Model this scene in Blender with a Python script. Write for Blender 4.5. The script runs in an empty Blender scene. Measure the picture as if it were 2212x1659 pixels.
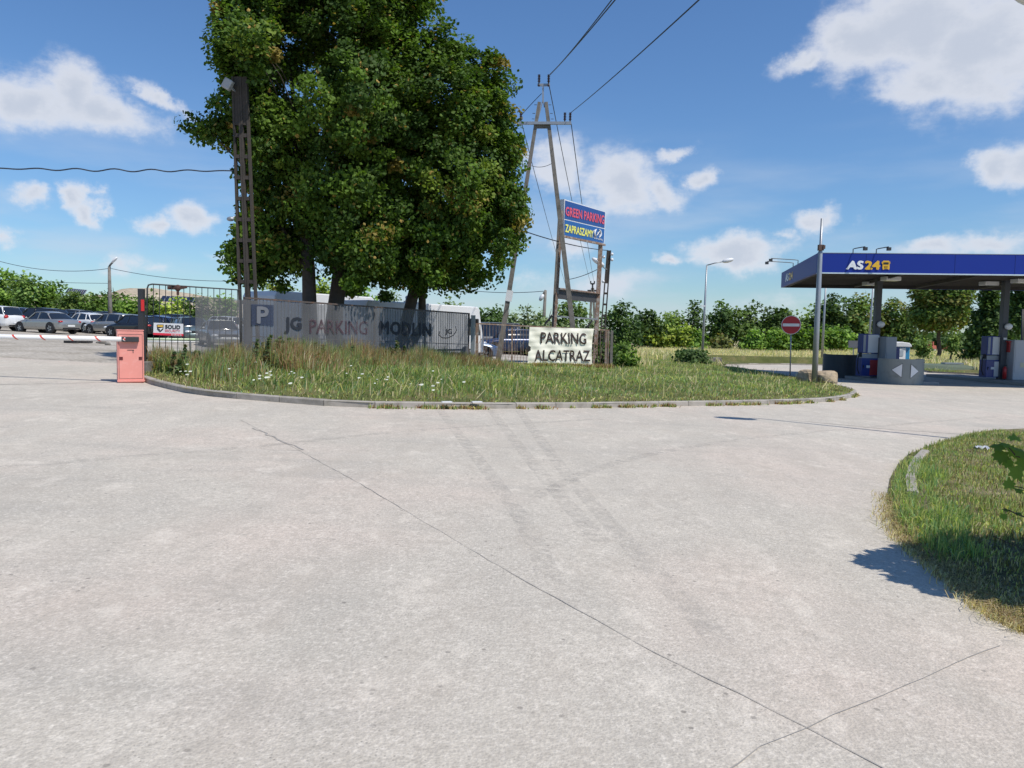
import bpy, math, random
import numpy as np
from mathutils import Vector, Matrix
from mathutils.geometry import delaunay_2d_cdt
random.seed(7)
RS = np.random.RandomState(11)
S = bpy.context.scene
C = S.collection
R = math.radians

# ------------------------------------------------------------------ camera
# measurements were taken on a 2212 x 1659 view of the photograph
FPX, CX, CY, HY = 1671.0, 1106.0, 829.5, 715.0
CAMZ = 1.6
PITCH = math.atan((CY-HY)/FPX)
ROLL = R(1.0)
cp, sp = math.cos(PITCH), math.sin(PITCH)
cr, sr = math.cos(ROLL), math.sin(ROLL)
cam_d = bpy.data.cameras.new('camera')
cam = bpy.data.objects.new('camera', cam_d)
C.objects.link(cam)
_f = Vector((0, cp, -sp)); _u0 = Vector((0, sp, cp)); _r0 = Vector((1, 0, 0))
_r = _r0*cr + _u0*sr; _u = -_r0*sr + _u0*cr
M = Matrix((( _r.x, _u.x, -_f.x, 0), (_r.y, _u.y, -_f.y, 0), (_r.z, _u.z, -_f.z, CAMZ), (0, 0, 0, 1)))
cam.matrix_world = M
cam_d.sensor_width = 36.0
cam_d.lens = FPX/2212*36.0
cam_d.clip_start = 0.05; cam_d.clip_end = 6000
S.camera = cam

# ------------------------------------------------------------------ light
SUN_EL = R(57); SUN_AZ = math.atan2(0.80, -0.60)      # clockwise from +Y
sd = Vector((math.sin(SUN_AZ)*math.cos(SUN_EL), math.cos(SUN_AZ)*math.cos(SUN_EL), math.sin(SUN_EL)))
ld = bpy.data.lights.new('sun', 'SUN'); ld.energy = 4.4; ld.angle = R(0.53); ld.color = (1.0, 0.94, 0.85)
sun = bpy.data.objects.new('sun', ld); C.objects.link(sun)
sun.rotation_euler = sd.to_track_quat('Z', 'Y').to_euler()
S.view_settings.view_transform = 'Standard'
S.view_settings.look = 'None'
S.view_settings.exposure = 0.0
S.view_settings.gamma = 1.0
S.render.engine = 'CYCLES'
S.cycles.max_bounces = 8
S.cycles.diffuse_bounces = 3
S.cycles.transparent_max_bounces = 16
S.cycles.use_adaptive_sampling = True

def ray(px, py):
    dx, dy = px-CX, CY-py
    u = dx*cr - dy*sr; v = dx*sr + dy*cr
    return Vector((u, FPX*cp + v*sp, v*cp - FPX*sp))
def P(px, py, Y):
    d = ray(px, py); return Vector((0, 0, CAMZ)) + d*(Y/d.y)
def sm(t): t = min(1, max(0, t)); return t*t*(3-2*t)
def hgt(x, y):
    xx = max(-40.0, min(17.0, x))
    return -0.03*xx if xx > 0 else -0.0275*xx
def hgt_np(x): return np.where(x > 0, -.03, -.0275)*np.clip(x, -40, 17)
def G(px, py, dz=0.0):
    d = ray(px, py); o = Vector((0, 0, CAMZ)); t = 0.001
    z = 0.0
    for _ in range(40):
        k = (z+dz-CAMZ)/d.z if abs(d.z) > 1e-6 else 1
        if k <= 0: k = 200/d.y
        p = o + d*k
        z = 0.6*z + 0.4*hgt(p.x, p.y)
    return o + d*((z+dz-CAMZ)/d.z)
def PL(px, py, A, B, off=0.0):
    """pixel ray against the vertical plane through ground points A and B, moved off metres towards the camera"""
    d = ray(px, py); t = Vector((B[0]-A[0], B[1]-A[1], 0)).normalized(); n = Vector((t.y, -t.x, 0))
    if n.y > 0: n = -n
    a = Vector((A[0], A[1], 0)) + n*off
    o = Vector((0, 0, CAMZ))
    k = (a-o).dot(n)/d.dot(n)
    return o + d*k

# ------------------------------------------------------------------ world
W = bpy.data.worlds.new('World'); S.world = W; W.use_nodes = True
wt = W.node_tree; wt.nodes.clear()
def wn(t, **k):
    n = wt.nodes.new(t)
    for a, b in k.items(): setattr(n, a, b)
    return n
wl = wt.links.new
def wmath(op, a, b=None, c=None, clamp=False):
    n = wn('ShaderNodeMath', operation=op); n.use_clamp = clamp
    for i, v in enumerate((a, b, c)):
        if v is None: continue
        if isinstance(v, (int, float)): n.inputs[i].default_value = v
        else: wl(v, n.inputs[i])
    return n.outputs[0]
SKY_STR = 0.115
sky = wn('ShaderNodeTexSky'); sky.sky_type = 'NISHITA'; sky.sun_disc = False
sky.sun_elevation = SUN_EL; sky.sun_rotation = SUN_AZ
sky.altitude = 0; sky.air_density = 1.15; sky.dust_density = 0.15; sky.ozone_density = 3.5
tc = wn('ShaderNodeTexCoord')
sep = wn('ShaderNodeSeparateXYZ'); wl(tc.outputs['Generated'], sep.inputs[0])
az = wmath('ARCTAN2', sep.outputs[0], sep.outputs[1])
hyp = wmath('SQRT', wmath('ADD', wmath('MULTIPLY', sep.outputs[0], sep.outputs[0]), wmath('MULTIPLY', sep.outputs[1], sep.outputs[1])))
el = wmath('ARCTAN2', sep.outputs[2], hyp)
comb = wn('ShaderNodeCombineXYZ'); wl(az, comb.inputs[0]); wl(el, comb.inputs[1])
# warp the flat (azimuth, elevation) position with noise so that the clouds get ragged edges
nz = wn('ShaderNodeTexNoise'); nz.inputs['Scale'].default_value = 9; nz.inputs['Detail'].default_value = 7; nz.inputs['Roughness'].default_value = 0.62
wl(comb.outputs[0], nz.inputs['Vector'])
vs = wn('ShaderNodeVectorMath', operation='SUBTRACT'); wl(nz.outputs['Color'], vs.inputs[0]); vs.inputs[1].default_value = (0.5, 0.5, 0.5)
vm = wn('ShaderNodeVectorMath', operation='MULTIPLY'); wl(vs.outputs[0], vm.inputs[0]); vm.inputs[1].default_value = (0.13, 0.07, 0)
va = wn('ShaderNodeVectorMath', operation='ADD'); wl(comb.outputs[0], va.inputs[0]); wl(vm.outputs[0], va.inputs[1])
CLOUDS = [  # px, py, half width, half height, turn, strength
 (45,205,95,62,0,1),(150,190,85,68,0,1),(235,235,105,48,-12,1),(340,212,58,16,-25,.7),
 (60,412,50,27,0,.9),(170,425,34,26,-30,.8),(205,465,42,30,-20,.85),(415,462,68,32,0,.9),(340,478,48,20,0,.8),
 (25,515,42,20,0,.75),(278,566,38,27,0,.6),(505,550,44,14,0,.5),(330,585,60,12,0,.3),
 (1205,345,70,58,0,.85),(1330,395,95,72,-8,1),(1430,400,75,36,-15,.85),(1462,322,52,11,18,.6),(1532,385,36,26,-20,.75),
 (1345,465,42,16,0,.5),(1232,538,44,28,0,.6),(1300,610,110,24,0,.6),(1150,600,60,18,0,.35),
 (1590,545,115,36,0,1),(1430,557,34,13,0,.7),(1500,556,60,14,0,.55),(1768,487,66,26,0,.9),(1700,515,40,12,0,.5),
 (1870,90,120,75,-10,1),(1990,60,190,105,0,1.1),(2120,110,200,105,8,1.1),(1735,125,72,26,22,.8),(1990,175,150,38,0,.9),
 (2150,350,75,42,10,1),(2260,350,110,62,0,1),(2010,548,90,18,0,.7),(2150,530,110,26,0,.85),(1700,640,70,16,0,.3),(1600,636,50,10,0,.25),
 (2500,300,200,90,0,1),(-250,150,200,80,0,1),(-200,480,160,50,0,.8),(2600,560,180,40,0,.8)]
acc = None
for (px, py, hw, hh, rot, st) in CLOUDS:
    d = ray(px, py); a0 = math.atan2(d.x, d.y); e0 = math.atan2(d.z, math.hypot(d.x, d.y))
    sc = 1.0/FPX*math.cos(a0)**1.0
    mp = wn('ShaderNodeMapping', vector_type='TEXTURE')
    mp.inputs['Location'].default_value = (a0, e0, 0)
    mp.inputs['Rotation'].default_value = (0, 0, R(rot))
    mp.inputs['Scale'].default_value = (hw*sc*1.25*math.cos(a0), hh*sc*1.35, 1)
    wl(va.outputs[0], mp.inputs['Vector'])
    ln = wn('ShaderNodeVectorMath', operation='LENGTH'); wl(mp.outputs[0], ln.inputs[0])
    m = wmath('MULTIPLY', wmath('SUBTRACT', 1.0, ln.outputs['Value']), st)
    acc = m if acc is None else wmath('SMOOTH_MAX', acc, m, 0.18)
n2 = wn('ShaderNodeTexNoise'); n2.inputs['Scale'].default_value = 17; n2.inputs['Detail'].default_value = 9; n2.inputs['Roughness'].default_value = 0.6
mp2 = wn('ShaderNodeMapping'); mp2.inputs['Scale'].default_value = (1, 1.7, 1); wl(comb.outputs[0], mp2.inputs[0]); wl(mp2.outputs[0], n2.inputs['Vector'])
edge = wmath('ADD', acc, wmath('MULTIPLY', wmath('SUBTRACT', n2.outputs['Fac'], 0.52), 1.15))
mr = wn('ShaderNodeMapRange', interpolation_type='SMOOTHERSTEP'); wl(edge, mr.inputs['Value'])
mr.inputs['From Min'].default_value = -0.12; mr.inputs['From Max'].default_value = 0.68; mr.inputs['To Max'].default_value = 0.93
# thick cloud is greyer, thin rims are white
mr2 = wn('ShaderNodeMapRange', interpolation_type='SMOOTHSTEP'); wl(wmath('ADD', acc, wmath('MULTIPLY', wmath('SUBTRACT', n2.outputs['Fac'], 0.5), 1.1)), mr2.inputs['Value'])
mr2.inputs['From Min'].default_value = 0.25; mr2.inputs['From Max'].default_value = 1.0
cc = wn('ShaderNodeMix', data_type='RGBA'); wl(mr2.outputs[0], cc.inputs['Factor'])
cc.inputs['A'].default_value = (0.80, 0.82, 0.88, 1); cc.inputs['B'].default_value = (0.58, 0.63, 0.73, 1)
sk = wn('ShaderNodeVectorMath', operation='MULTIPLY'); wl(sky.outputs[0], sk.inputs[0]); sk.inputs[1].default_value = (SKY_STR*.63, SKY_STR*.83, SKY_STR*1.06)
mx = wn('ShaderNodeMix', data_type='RGBA'); wl(mr.outputs[0], mx.inputs['Factor']); wl(sk.outputs[0], mx.inputs['A']); wl(cc.outputs['Result'], mx.inputs['B'])
n4 = wn('ShaderNodeTexNoise'); n4.inputs['Scale'].default_value = 4; n4.inputs['Detail'].default_value = 8; mp4 = wn('ShaderNodeMapping'); mp4.inputs['Scale'].default_value = (1, 4.5, 1); mp4.inputs['Location'].default_value = (2.3, .7, 0); wl(comb.outputs[0], mp4.inputs[0]); wl(mp4.outputs[0], n4.inputs['Vector'])
hz = wn('ShaderNodeMapRange', interpolation_type='SMOOTHSTEP'); wl(n4.outputs['Fac'], hz.inputs['Value']); hz.inputs['From Min'].default_value = .42; hz.inputs['From Max'].default_value = .78
hl_ = wn('ShaderNodeMapRange', interpolation_type='SMOOTHSTEP'); wl(el, hl_.inputs['Value']); hl_.inputs['From Min'].default_value = .30; hl_.inputs['From Max'].default_value = .03; hl_.inputs['To Max'].default_value = .75
mh = wn('ShaderNodeMix', data_type='RGBA'); wl(wmath('MULTIPLY', hz.outputs[0], hl_.outputs[0]), mh.inputs['Factor']); wl(mx.outputs['Result'], mh.inputs['A']); mh.inputs['B'].default_value = (.60, .68, .80, 1); mx = mh
bg = wn('ShaderNodeBackground'); wl(mx.outputs['Result'], bg.inputs['Color']); bg.inputs['Strength'].default_value = 1.0
wo = wn('ShaderNodeOutputWorld'); wl(bg.outputs[0], wo.inputs['Surface'])

# ------------------------------------------------------------------ materials
def mat(name, col, rough=0.6, metal=0.0, var=0.12, scale=3.0, bump=0.0, alpha=1.0, spec=0.5, trans=0.0, emit=None, stain=None, stain_amt=0.0, stain_scale=4.0, coat=0.0):
    m = bpy.data.materials.new(name); m.use_nodes = True
    t = m.node_tree; b = t.nodes['Principled BSDF']; L = t.links.new
    b.inputs['Roughness'].default_value = rough; b.inputs['Metallic'].default_value = metal
    b.inputs['Specular IOR Level'].default_value = spec; b.inputs['Alpha'].default_value = alpha
    b.inputs['Transmission Weight'].default_value = trans; b.inputs['Coat Weight'].default_value = coat
    tcn = t.nodes.new('ShaderNodeTexCoord'); n = t.nodes.new('ShaderNodeTexNoise')
    n.inputs['Scale'].default_value = scale; n.inputs['Detail'].default_value = 6; L(tcn.outputs['Object'], n.inputs['Vector'])
    mix = t.nodes.new('ShaderNodeMix'); mix.data_type = 'RGBA'
    c = Vector(col)
    mix.inputs['A'].default_value = (*(c*(1-var)), 1); mix.inputs['B'].default_value = (*[min(1, q) for q in c*(1+var)], 1)
    L(n.outputs['Fac'], mix.inputs['Factor']); out = mix.outputs['Result']
    if stain is not None:
        n3 = t.nodes.new('ShaderNodeTexNoise'); n3.inputs['Scale'].default_value = stain_scale; n3.inputs['Detail'].default_value = 8; n3.inputs['Roughness'].default_value = .65
        L(tcn.outputs['Object'], n3.inputs['Vector'])
        r = t.nodes.new('ShaderNodeMapRange'); L(n3.outputs['Fac'], r.inputs['Value']); r.inputs['From Min'].default_value = 1-stain_amt-0.12; r.inputs['From Max'].default_value = 1-stain_amt+0.08
        m2 = t.nodes.new('ShaderNodeMix'); m2.data_type = 'RGBA'; L(r.outputs[0], m2.inputs['Factor']); L(out, m2.inputs['A']); m2.inputs['B'].default_value = (*stain, 1)
        out = m2.outputs['Result']
    L(out, b.inputs['Base Color'])
    if bump:
        bp = t.nodes.new('ShaderNodeBump'); bp.inputs['Strength'].default_value = bump; bp.inputs['Distance'].default_value = 0.02
        L(n.outputs['Fac'], bp.inputs['Height']); L(bp.outputs[0], b.inputs['Normal'])
    if emit: b.inputs['Emission Color'].default_value = (*emit, 1); b.inputs['Emission Strength'].default_value = 1
    return m

def tint_mat(name, rough=0.55, transl=0.35, spec=0.35):
    m = bpy.data.materials.new(name); m.use_nodes = True
    t = m.node_tree; b = t.nodes['Principled BSDF']; L = t.links.new
    a = t.nodes.new('ShaderNodeAttribute'); a.attribute_name = 'tint'
    L(a.outputs['Color'], b.inputs['Base Color']); b.inputs['Roughness'].default_value = rough; b.inputs['Specular IOR Level'].default_value = spec
    tr = t.nodes.new('ShaderNodeBsdfTranslucent')
    g = t.nodes.new('ShaderNodeVectorMath'); g.operation = 'MULTIPLY'; L(a.outputs['Color'], g.inputs[0]); g.inputs[1].default_value = (1.5, 1.7, 0.7)
    L(g.outputs[0], tr.inputs['Color'])
    ms = t.nodes.new('ShaderNodeMixShader'); ms.inputs[0].default_value = transl
    L(b.outputs[0], ms.inputs[1]); L(tr.outputs[0], ms.inputs[2]); L(ms.outputs[0], t.nodes['Material Output'].inputs['Surface'])
    return m
M_LEAF = tint_mat('leaf', 0.62, 0.28, 0.22)
M_GRASS = tint_mat('grass_blade', 0.6, 0.42, 0.25)
M_BARK = mat('bark', (0.075, 0.06, 0.048), 0.9, var=0.35, scale=9, bump=0.6)
M_STEEL = mat('galvanised_steel', (0.33, 0.35, 0.37), 0.45, 0.55, var=0.12, scale=6)
M_DARKSTEEL = mat('dark_painted_steel', (0.035, 0.037, 0.04), 0.55, 0.0, var=0.2, scale=8)
M_RUST = mat('rusty_steel', (0.23, 0.14, 0.095), 0.85, var=0.3, scale=14, bump=.2, stain=(0.38, 0.36, 0.33), stain_amt=0.42, stain_scale=6)
M_FENCE = mat('fence_steel', (0.10, 0.085, 0.08), 0.7, 0.2, var=0.3, scale=9, stain=(0.19, 0.10, 0.06), stain_amt=0.4, stain_scale=7)
M_CONC = mat('weathered_concrete', (0.20, 0.185, 0.165), 0.9, var=0.22, scale=8, bump=0.35, stain=(0.11, 0.105, 0.09), stain_amt=0.42, stain_scale=3)
M_KERB = mat('kerb_concrete', (0.36, 0.33, 0.29), 0.9, var=0.18, scale=7, bump=0.3, stain=(0.22, 0.2, 0.165), stain_amt=0.4, stain_scale=2.2)
M_DCONC = mat('shade_toned_weathered_concrete', (0.06, 0.05, 0.043), 0.9, var=0.3, scale=8, bump=0.35, stain=(0.045, 0.04, 0.033), stain_amt=0.45, stain_scale=3)  # weathered tone darkened further to hold the tree shade on the ladder pole
M_WHITE = mat('white_paint', (0.72, 0.73, 0.74), 0.4, var=0.06, scale=4)
M_BLACK = mat('black_rubber', (0.02, 0.02, 0.022), 0.75, var=0.3, scale=10)
M_WIRE = mat('cable', (0.02, 0.03, 0.05), 0.6, var=0.1)
M_GLASS = mat('dark_window_glass', (0.015, 0.02, 0.028), 0.06, var=0.1, spec=0.9)
M_INSUL = mat('brown_porcelain', (0.045, 0.02, 0.015), 0.25, var=0.2)
M_PLATE = mat('number_plate', (0.75, 0.76, 0.74), 0.4, var=0.05)
M_RED = mat('tail_lamp_red', (0.45, 0.02, 0.02), 0.2, var=0.1)
M_LAMP = mat('lamp_glass', (0.72, 0.74, 0.76), 0.12, var=0.05)
M_RIM = mat('alloy', (0.38, 0.39, 0.41), 0.3, 0.8, var=0.1)

# concrete apron --------------------------------------------------------
def pavement_material():
    m = bpy.data.materials.new('worn_concrete_apron'); m.use_nodes = True
    t = m.node_tree; b = t.nodes['Principled BSDF']; L = t.links.new; N = t.nodes.new
    b.inputs['Roughness'].default_value = 0.88; b.inputs['Specular IOR Level'].default_value = 0.3
    geo = N('ShaderNodeNewGeometry')
    def noise(sc, det=5, rough=.55, stretch=None, w=0.0, dim='3D'):
        n = N('ShaderNodeTexNoise'); n.inputs['Scale'].default_value = sc; n.inputs['Detail'].default_value = det; n.inputs['Roughness'].default_value = rough
        if stretch is not None:
            mp = N('ShaderNodeMapping'); mp.inputs['Rotation'].default_value = (0, 0, stretch[1]); mp.inputs['Scale'].default_value = stretch[0]; mp.inputs['Location'].default_value = (w, w, 0)
            L(geo.outputs['Position'], mp.inputs[0]); L(mp.outputs[0], n.inputs['Vector'])
        else: L(geo.outputs['Position'], n.inputs['Vector'])
        return n
    def ramp(src, a, bq, lo=0., hi=1.):
        r = N('ShaderNodeMapRange'); L(src, r.inputs['Value']); r.inputs['From Min'].default_value = a; r.inputs['From Max'].default_value = bq
        r.inputs['To Min'].default_value = lo; r.inputs['To Max'].default_value = hi; return r.outputs[0]
    def mixc(f, a, bq):
        x = N('ShaderNodeMix'); x.data_type = 'RGBA'; L(f, x.inputs['Factor'])
        for k, v in (('A', a), ('B', bq)):
            if isinstance(v, tuple): x.inputs[k].default_value = (*v, 1)
            else: L(v, x.inputs[k])
        return x.outputs['Result']
    big = noise(0.22, 6, .6); mid = noise(1.3, 7, .62, ((1, .45, 1), R(25))); pink = noise(0.33, 4, .5, ((1, 1, 1), 0), 31.0)
    c = mixc(ramp(big.outputs['Fac'], .3, .7), (0.42, 0.395, 0.352), (0.50, 0.472, 0.422))
    c = mixc(ramp(pink.outputs['Fac'], .46, .66, 0, .85), c, (0.51, 0.445, 0.395))
    c = mixc(ramp(mid.outputs['Fac'], .38, .72, 0, .55), c, (0.31, 0.30, 0.275))
    # tyre-darkened drags
    st = noise(0.5, 5, .6, ((.35, 2.4, 1), R(-38)), 7.0)
    c = mixc(ramp(st.outputs['Fac'], .55, .72, 0, .5), c, (0.29, 0.283, 0.265))
    st2 = noise(0.6, 5, .6, ((.3, 2.0, 1), R(12)), 17.0)
    c = mixc(ramp(st2.outputs['Fac'], .60, .78, 0, .35), c, (0.56, 0.54, 0.50))
    # exposed aggregate
    worn = noise(0.45, 4, .6, ((1, 1, 1), 0), 57.0)
    vo = N('ShaderNodeTexVoronoi'); vo.inputs['Scale'].default_value = 58; L(geo.outputs['Position'], vo.inputs['Vector'])
    fine = noise(120, 3, .6)
    wornf = ramp(worn.outputs['Fac'], .38, .62, .15, 1)
    sel = N('ShaderNodeSeparateColor'); L(vo.outputs['Color'], sel.inputs[0])
    dk = N('ShaderNodeMath'); dk.operation = 'MULTIPLY'; L(ramp(sel.outputs[0], .55, .85, 0, .85), dk.inputs[0]); L(wornf, dk.inputs[1])
    inn = N('ShaderNodeMath'); inn.operation = 'MULTIPLY'; L(dk.outputs[0], inn.inputs[0]); L(ramp(vo.outputs['Distance'], .35, .2), inn.inputs[1])
    c = mixc(inn.outputs[0], c, (0.16, 0.15, 0.14))
    lt = N('ShaderNodeMath'); lt.operation = 'MULTIPLY'; L(ramp(sel.outputs[1], .8, .95, 0, .4), lt.inputs[0]); L(wornf, lt.inputs[1])
    c = mixc(lt.outputs[0], c, (0.60, 0.56, 0.52))
    vo2 = N('ShaderNodeTexVoronoi'); vo2.inputs['Scale'].default_value = 17; L(geo.outputs['Position'], vo2.inputs['Vector'])
    s2 = N('ShaderNodeSeparateColor'); L(vo2.outputs['Color'], s2.inputs[0])
    d2 = N('ShaderNodeMath'); d2.operation = 'MULTIPLY'; L(ramp(s2.outputs[0], .93, .97, 0, .75), d2.inputs[0]); L(ramp(vo2.outputs['Distance'], .27, .17), d2.inputs[1])
    c = mixc(d2.outputs[0], c, (0.12, 0.11, 0.105))
    c = mixc(ramp(fine.outputs['Fac'], .35, .75, 0, .45), c, (0.27, 0.255, 0.23))
    grn = noise(34, 6, .75); g2 = noise(7.5, 8, .7)
    c = mixc(ramp(grn.outputs['Fac'], .47, .66, 0, .55), c, (0.25, 0.235, 0.21))
    c = mixc(ramp(grn.outputs['Fac'], .46, .34, 0, .5), c, (0.63, 0.6, 0.55))
    c = mixc(ramp(g2.outputs['Fac'], .5, .66, 0, .5), c, (0.30, 0.28, 0.25))
    g4 = noise(1.9, 8, .7, ((1, .35, 1), R(-20)), 14.0); c = mixc(ramp(g4.outputs['Fac'], .5, .7, 0, .4), c, (0.33, 0.30, 0.262))
    g3 = noise(3.2, 9, .72, ((1, .6, 1), R(40)), 4.0)
    c = mixc(ramp(g3.outputs['Fac'], .55, .66, 0, .35), c, (0.60, 0.565, 0.51))
    gn = N('ShaderNodeVectorMath'); gn.operation = 'MULTIPLY'; L(c, gn.inputs[0]); gn.inputs[1].default_value = (1.275, 1.24, 1.175)
    L(gn.outputs[0], b.inputs['Base Color'])
    bp = N('ShaderNodeBump'); bp.inputs['Strength'].default_value = 0.4; bp.inputs['Distance'].default_value = 0.01
    ad = N('ShaderNodeMath'); ad.operation = 'ADD'; L(vo.outputs['Distance'], ad.inputs[0]); L(fine.outputs['Fac'], ad.inputs[1])
    L(ad.outputs[0], bp.inputs['Height']); L(bp.outputs[0], b.inputs['Normal'])
    return m
M_PAVE = pavement_material()

def ground_material(name, cols, scale=0.25, fine=18):
    m = bpy.data.materials.new(name); m.use_nodes = True
    t = m.node_tree; b = t.nodes['Principled BSDF']; L = t.links.new; N = t.nodes.new
    b.inputs['Roughness'].default_value = 0.95; b.inputs['Specular IOR Level'].default_value = 0.15
    geo = N('ShaderNodeNewGeometry')
    n = N('ShaderNodeTexNoise'); n.inputs['Scale'].default_value = scale; n.inputs['Detail'].default_value = 8; n.inputs['Roughness'].default_value = .65
    L(geo.outputs['Position'], n.inputs['Vector'])
    r = N('ShaderNodeValToRGB'); L(n.outputs['Fac'], r.inputs[0])
    r.color_ramp.elements[0].position = .32; r.color_ramp.elements[1].position = .68
    r.color_ramp.elements[0].color = (*cols[0], 1); r.color_ramp.elements[1].color = (*cols[-1], 1)
    if len(cols) > 2:
        e = r.color_ramp.elements.new(.5); e.color = (*cols[1], 1)
    n2 = N('ShaderNodeTexNoise'); n2.inputs['Scale'].default_value = fine; n2.inputs['Detail'].default_value = 6; L(geo.outputs['Position'], n2.inputs['Vector'])
    mr = N('ShaderNodeMapRange'); L(n2.outputs['Fac'], mr.inputs['Value']); mr.inputs['From Min'].default_value = .3; mr.inputs['From Max'].default_value = .7; mr.inputs['To Min'].default_value = .65; mr.inputs['To Max'].default_value = 1.3
    s = N('ShaderNodeVectorMath'); s.operation = 'SCALE'; L(r.outputs[0], s.inputs[0]); L(mr.outputs[0], s.inputs['Scale'])
    L(s.outputs[0], b.inputs['Base Color'])
    bp = N('ShaderNodeBump'); bp.inputs['Strength'].default_value = .6; bp.inputs['Distance'].default_value = .04; L(n2.outputs['Fac'], bp.inputs['Height']); L(bp.outputs[0], b.inputs['Normal'])
    return m
M_MEADOW = ground_material('meadow_ground', [(0.22, 0.21, 0.10), (0.38, 0.32, 0.18), (0.50, 0.42, 0.26)], 0.06, 4)
M_TURF = ground_material('turf_ground', [(0.08, 0.095, 0.03), (0.12, 0.13, 0.045), (0.2, 0.165, 0.08)], 0.8, 22)
M_GRAVEL = ground_material('sandy_gravel', [(0.30, 0.27, 0.22), (0.40, 0.365, 0.31), (0.50, 0.465, 0.41)], 0.35, 9)
M_SAND = ground_material('sand_bank', [(0.16, 0.14, 0.08), (0.42, 0.35, 0.25), (0.52, 0.44, 0.33)], 0.05, 1)
M_HILL = ground_material('wooded_hill', [(0.05, 0.075, 0.04), (0.075, 0.10, 0.055), (0.13, 0.15, 0.08)], 0.02, .35)
M_DIRT = ground_material('dry_clippings', [(0.09, 0.085, 0.04), (0.17, 0.15, 0.08), (0.33, 0.28, 0.17)], 2.0, 40)

# ------------------------------------------------------------------ object helpers
def tag(o, label=None, cat=None, group=None, kind=None):
    if label: o['label'] = label
    if cat: o['category'] = cat
    if group: o['group'] = group
    if kind: o['kind'] = kind
    return o
def empty(name, loc=(0, 0, 0), label=None, cat=None, group=None):
    o = bpy.data.objects.new(name, None); o.location = loc; o.empty_display_size = 0.2
    C.objects.link(o); return tag(o, label, cat, group)
def link_mesh(name, me, parent=None):
    o = bpy.data.objects.new(name, me); C.objects.link(o)
    if parent is not None: o.parent = parent
    return o
def copy_tree(o, parent=None):
    c = o.copy(); C.objects.link(c); c.parent = parent
    for ch in list(o.children): copy_tree(ch, c)
    return c
def world_off(parent):
    v = Vector((0, 0, 0))
    while parent is not None: v += parent.location; parent = parent.parent
    return v
class MB:
    def __init__(s): s.v = []; s.f = []; s.m = []
    def add(s, vs, fs, m=0):
        k = len(s.v); s.v += [Vector(q) for q in vs]; s.f += [[i+k for i in f] for f in fs]; s.m += [m]*len(fs); return s
    def box(s, c, size, rot=None, m=0):
        """axis box, centre c; rot a 3x3 Matrix or a z angle"""
        if rot is None: rot = Matrix.Identity(3)
        elif isinstance(rot, (int, float)): rot = Matrix.Rotation(rot, 3, 'Z')
        c = Vector(c); x, y, z = [q/2 for q in size]
        vs = [c + rot @ Vector((a*x, b*y, d*z)) for d in (-1, 1) for b in (-1, 1) for a in (-1, 1)]
        return s.add(vs, [(0, 2, 3, 1), (4, 5, 7, 6), (0, 1, 5, 4), (2, 6, 7, 3), (0, 4, 6, 2), (1, 3, 7, 5)], m)
    def beam(s, a, b, w, d, m=0, up=(0, 0, 1), w2=None, d2=None):
        """rectangular bar from a to b; w along the sideways axis, d along the other"""
        a, b = Vector(a), Vector(b); t = (b-a).normalized(); u = Vector(up)
        if abs(t.dot(u)) > .95: u = Vector((0, 1, 0))
        x = t.cross(u).normalized(); y = x.cross(t).normalized()
        w2 = w if w2 is None else w2; d2 = d if d2 is None else d2
        vs = [a+x*i*w/2+y*j*d/2 for i, j in ((-1, -1), (1, -1), (1, 1), (-1, 1))] + [b+x*i*w2/2+y*j*d2/2 for i, j in ((-1, -1), (1, -1), (1, 1), (-1, 1))]
        return s.add(vs, [(0, 1, 2, 3), (7, 6, 5, 4), (0, 4, 5, 1), (1, 5, 6, 2), (2, 6, 7, 3), (3, 7, 4, 0)], m)
    def tube(s, pts, r, n=8, m=0, cap=True):
        pts = [Vector(p) for p in pts]; rs = r if isinstance(r, (list, tuple)) else [r]*len(pts)
        rings = []; px = None
        for i, p in enumerate(pts):
            t = (pts[min(i+1, len(pts)-1)]-pts[max(i-1, 0)]).normalized()
            if px is None:
                px = t.cross(Vector((0, 0, 1)) if abs(t.z) < .9 else Vector((1, 0, 0))).normalized()
            else: px = (px - t*px.dot(t)).normalized()
            py = t.cross(px)
            rings.append([p + (px*math.cos(2*math.pi*k/n)+py*math.sin(2*math.pi*k/n))*rs[i] for k in range(n)])
        vs = [q for rg in rings for q in rg]; fs = []
        for i in range(len(pts)-1):
            for k in range(n): fs.append((i*n+k, i*n+(k+1) % n, (i+1)*n+(k+1) % n, (i+1)*n+k))
        if cap: fs += [tuple(reversed(range(n))), tuple((len(pts)-1)*n+k for k in range(n))]
        return s.add(vs, fs, m)
    def ball(s, c, r, nu=12, nv=8, m=0, rot=None, zmin=-1):
        c = Vector(c); r = Vector(r) if not isinstance(r, (int, float)) else Vector((r, r, r)); vs = []; fs = []
        for j in range(nv+1):
            th = math.pi*j/nv; zz = max(zmin, math.cos(th))
            for i in range(nu):
                ph = 2*math.pi*i/nu; q = Vector((math.sin(th)*math.cos(ph)*r.x, math.sin(th)*math.sin(ph)*r.y, zz*r.z))
                vs.append(c + (rot @ q if rot else q))
        for j in range(nv):
            for i in range(nu): fs.append((j*nu+i, (j+1)*nu+i, (j+1)*nu+(i+1) % nu, j*nu+(i+1) % nu))
        return s.add(vs, fs, m)
    def prism(s, poly, depth, m=0):
        """poly: list of 3d points (planar); depth: Vector"""
        n = len(poly); d = Vector(depth); vs = [Vector(p) for p in poly]+[Vector(p)+d for p in poly]
        fs = [tuple(range(n)), tuple(reversed(range(n, 2*n)))]+[(i, i+n, (i+1) % n+n, (i+1) % n) for i in range(n)]
        return s.add(vs, fs, m)
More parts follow.
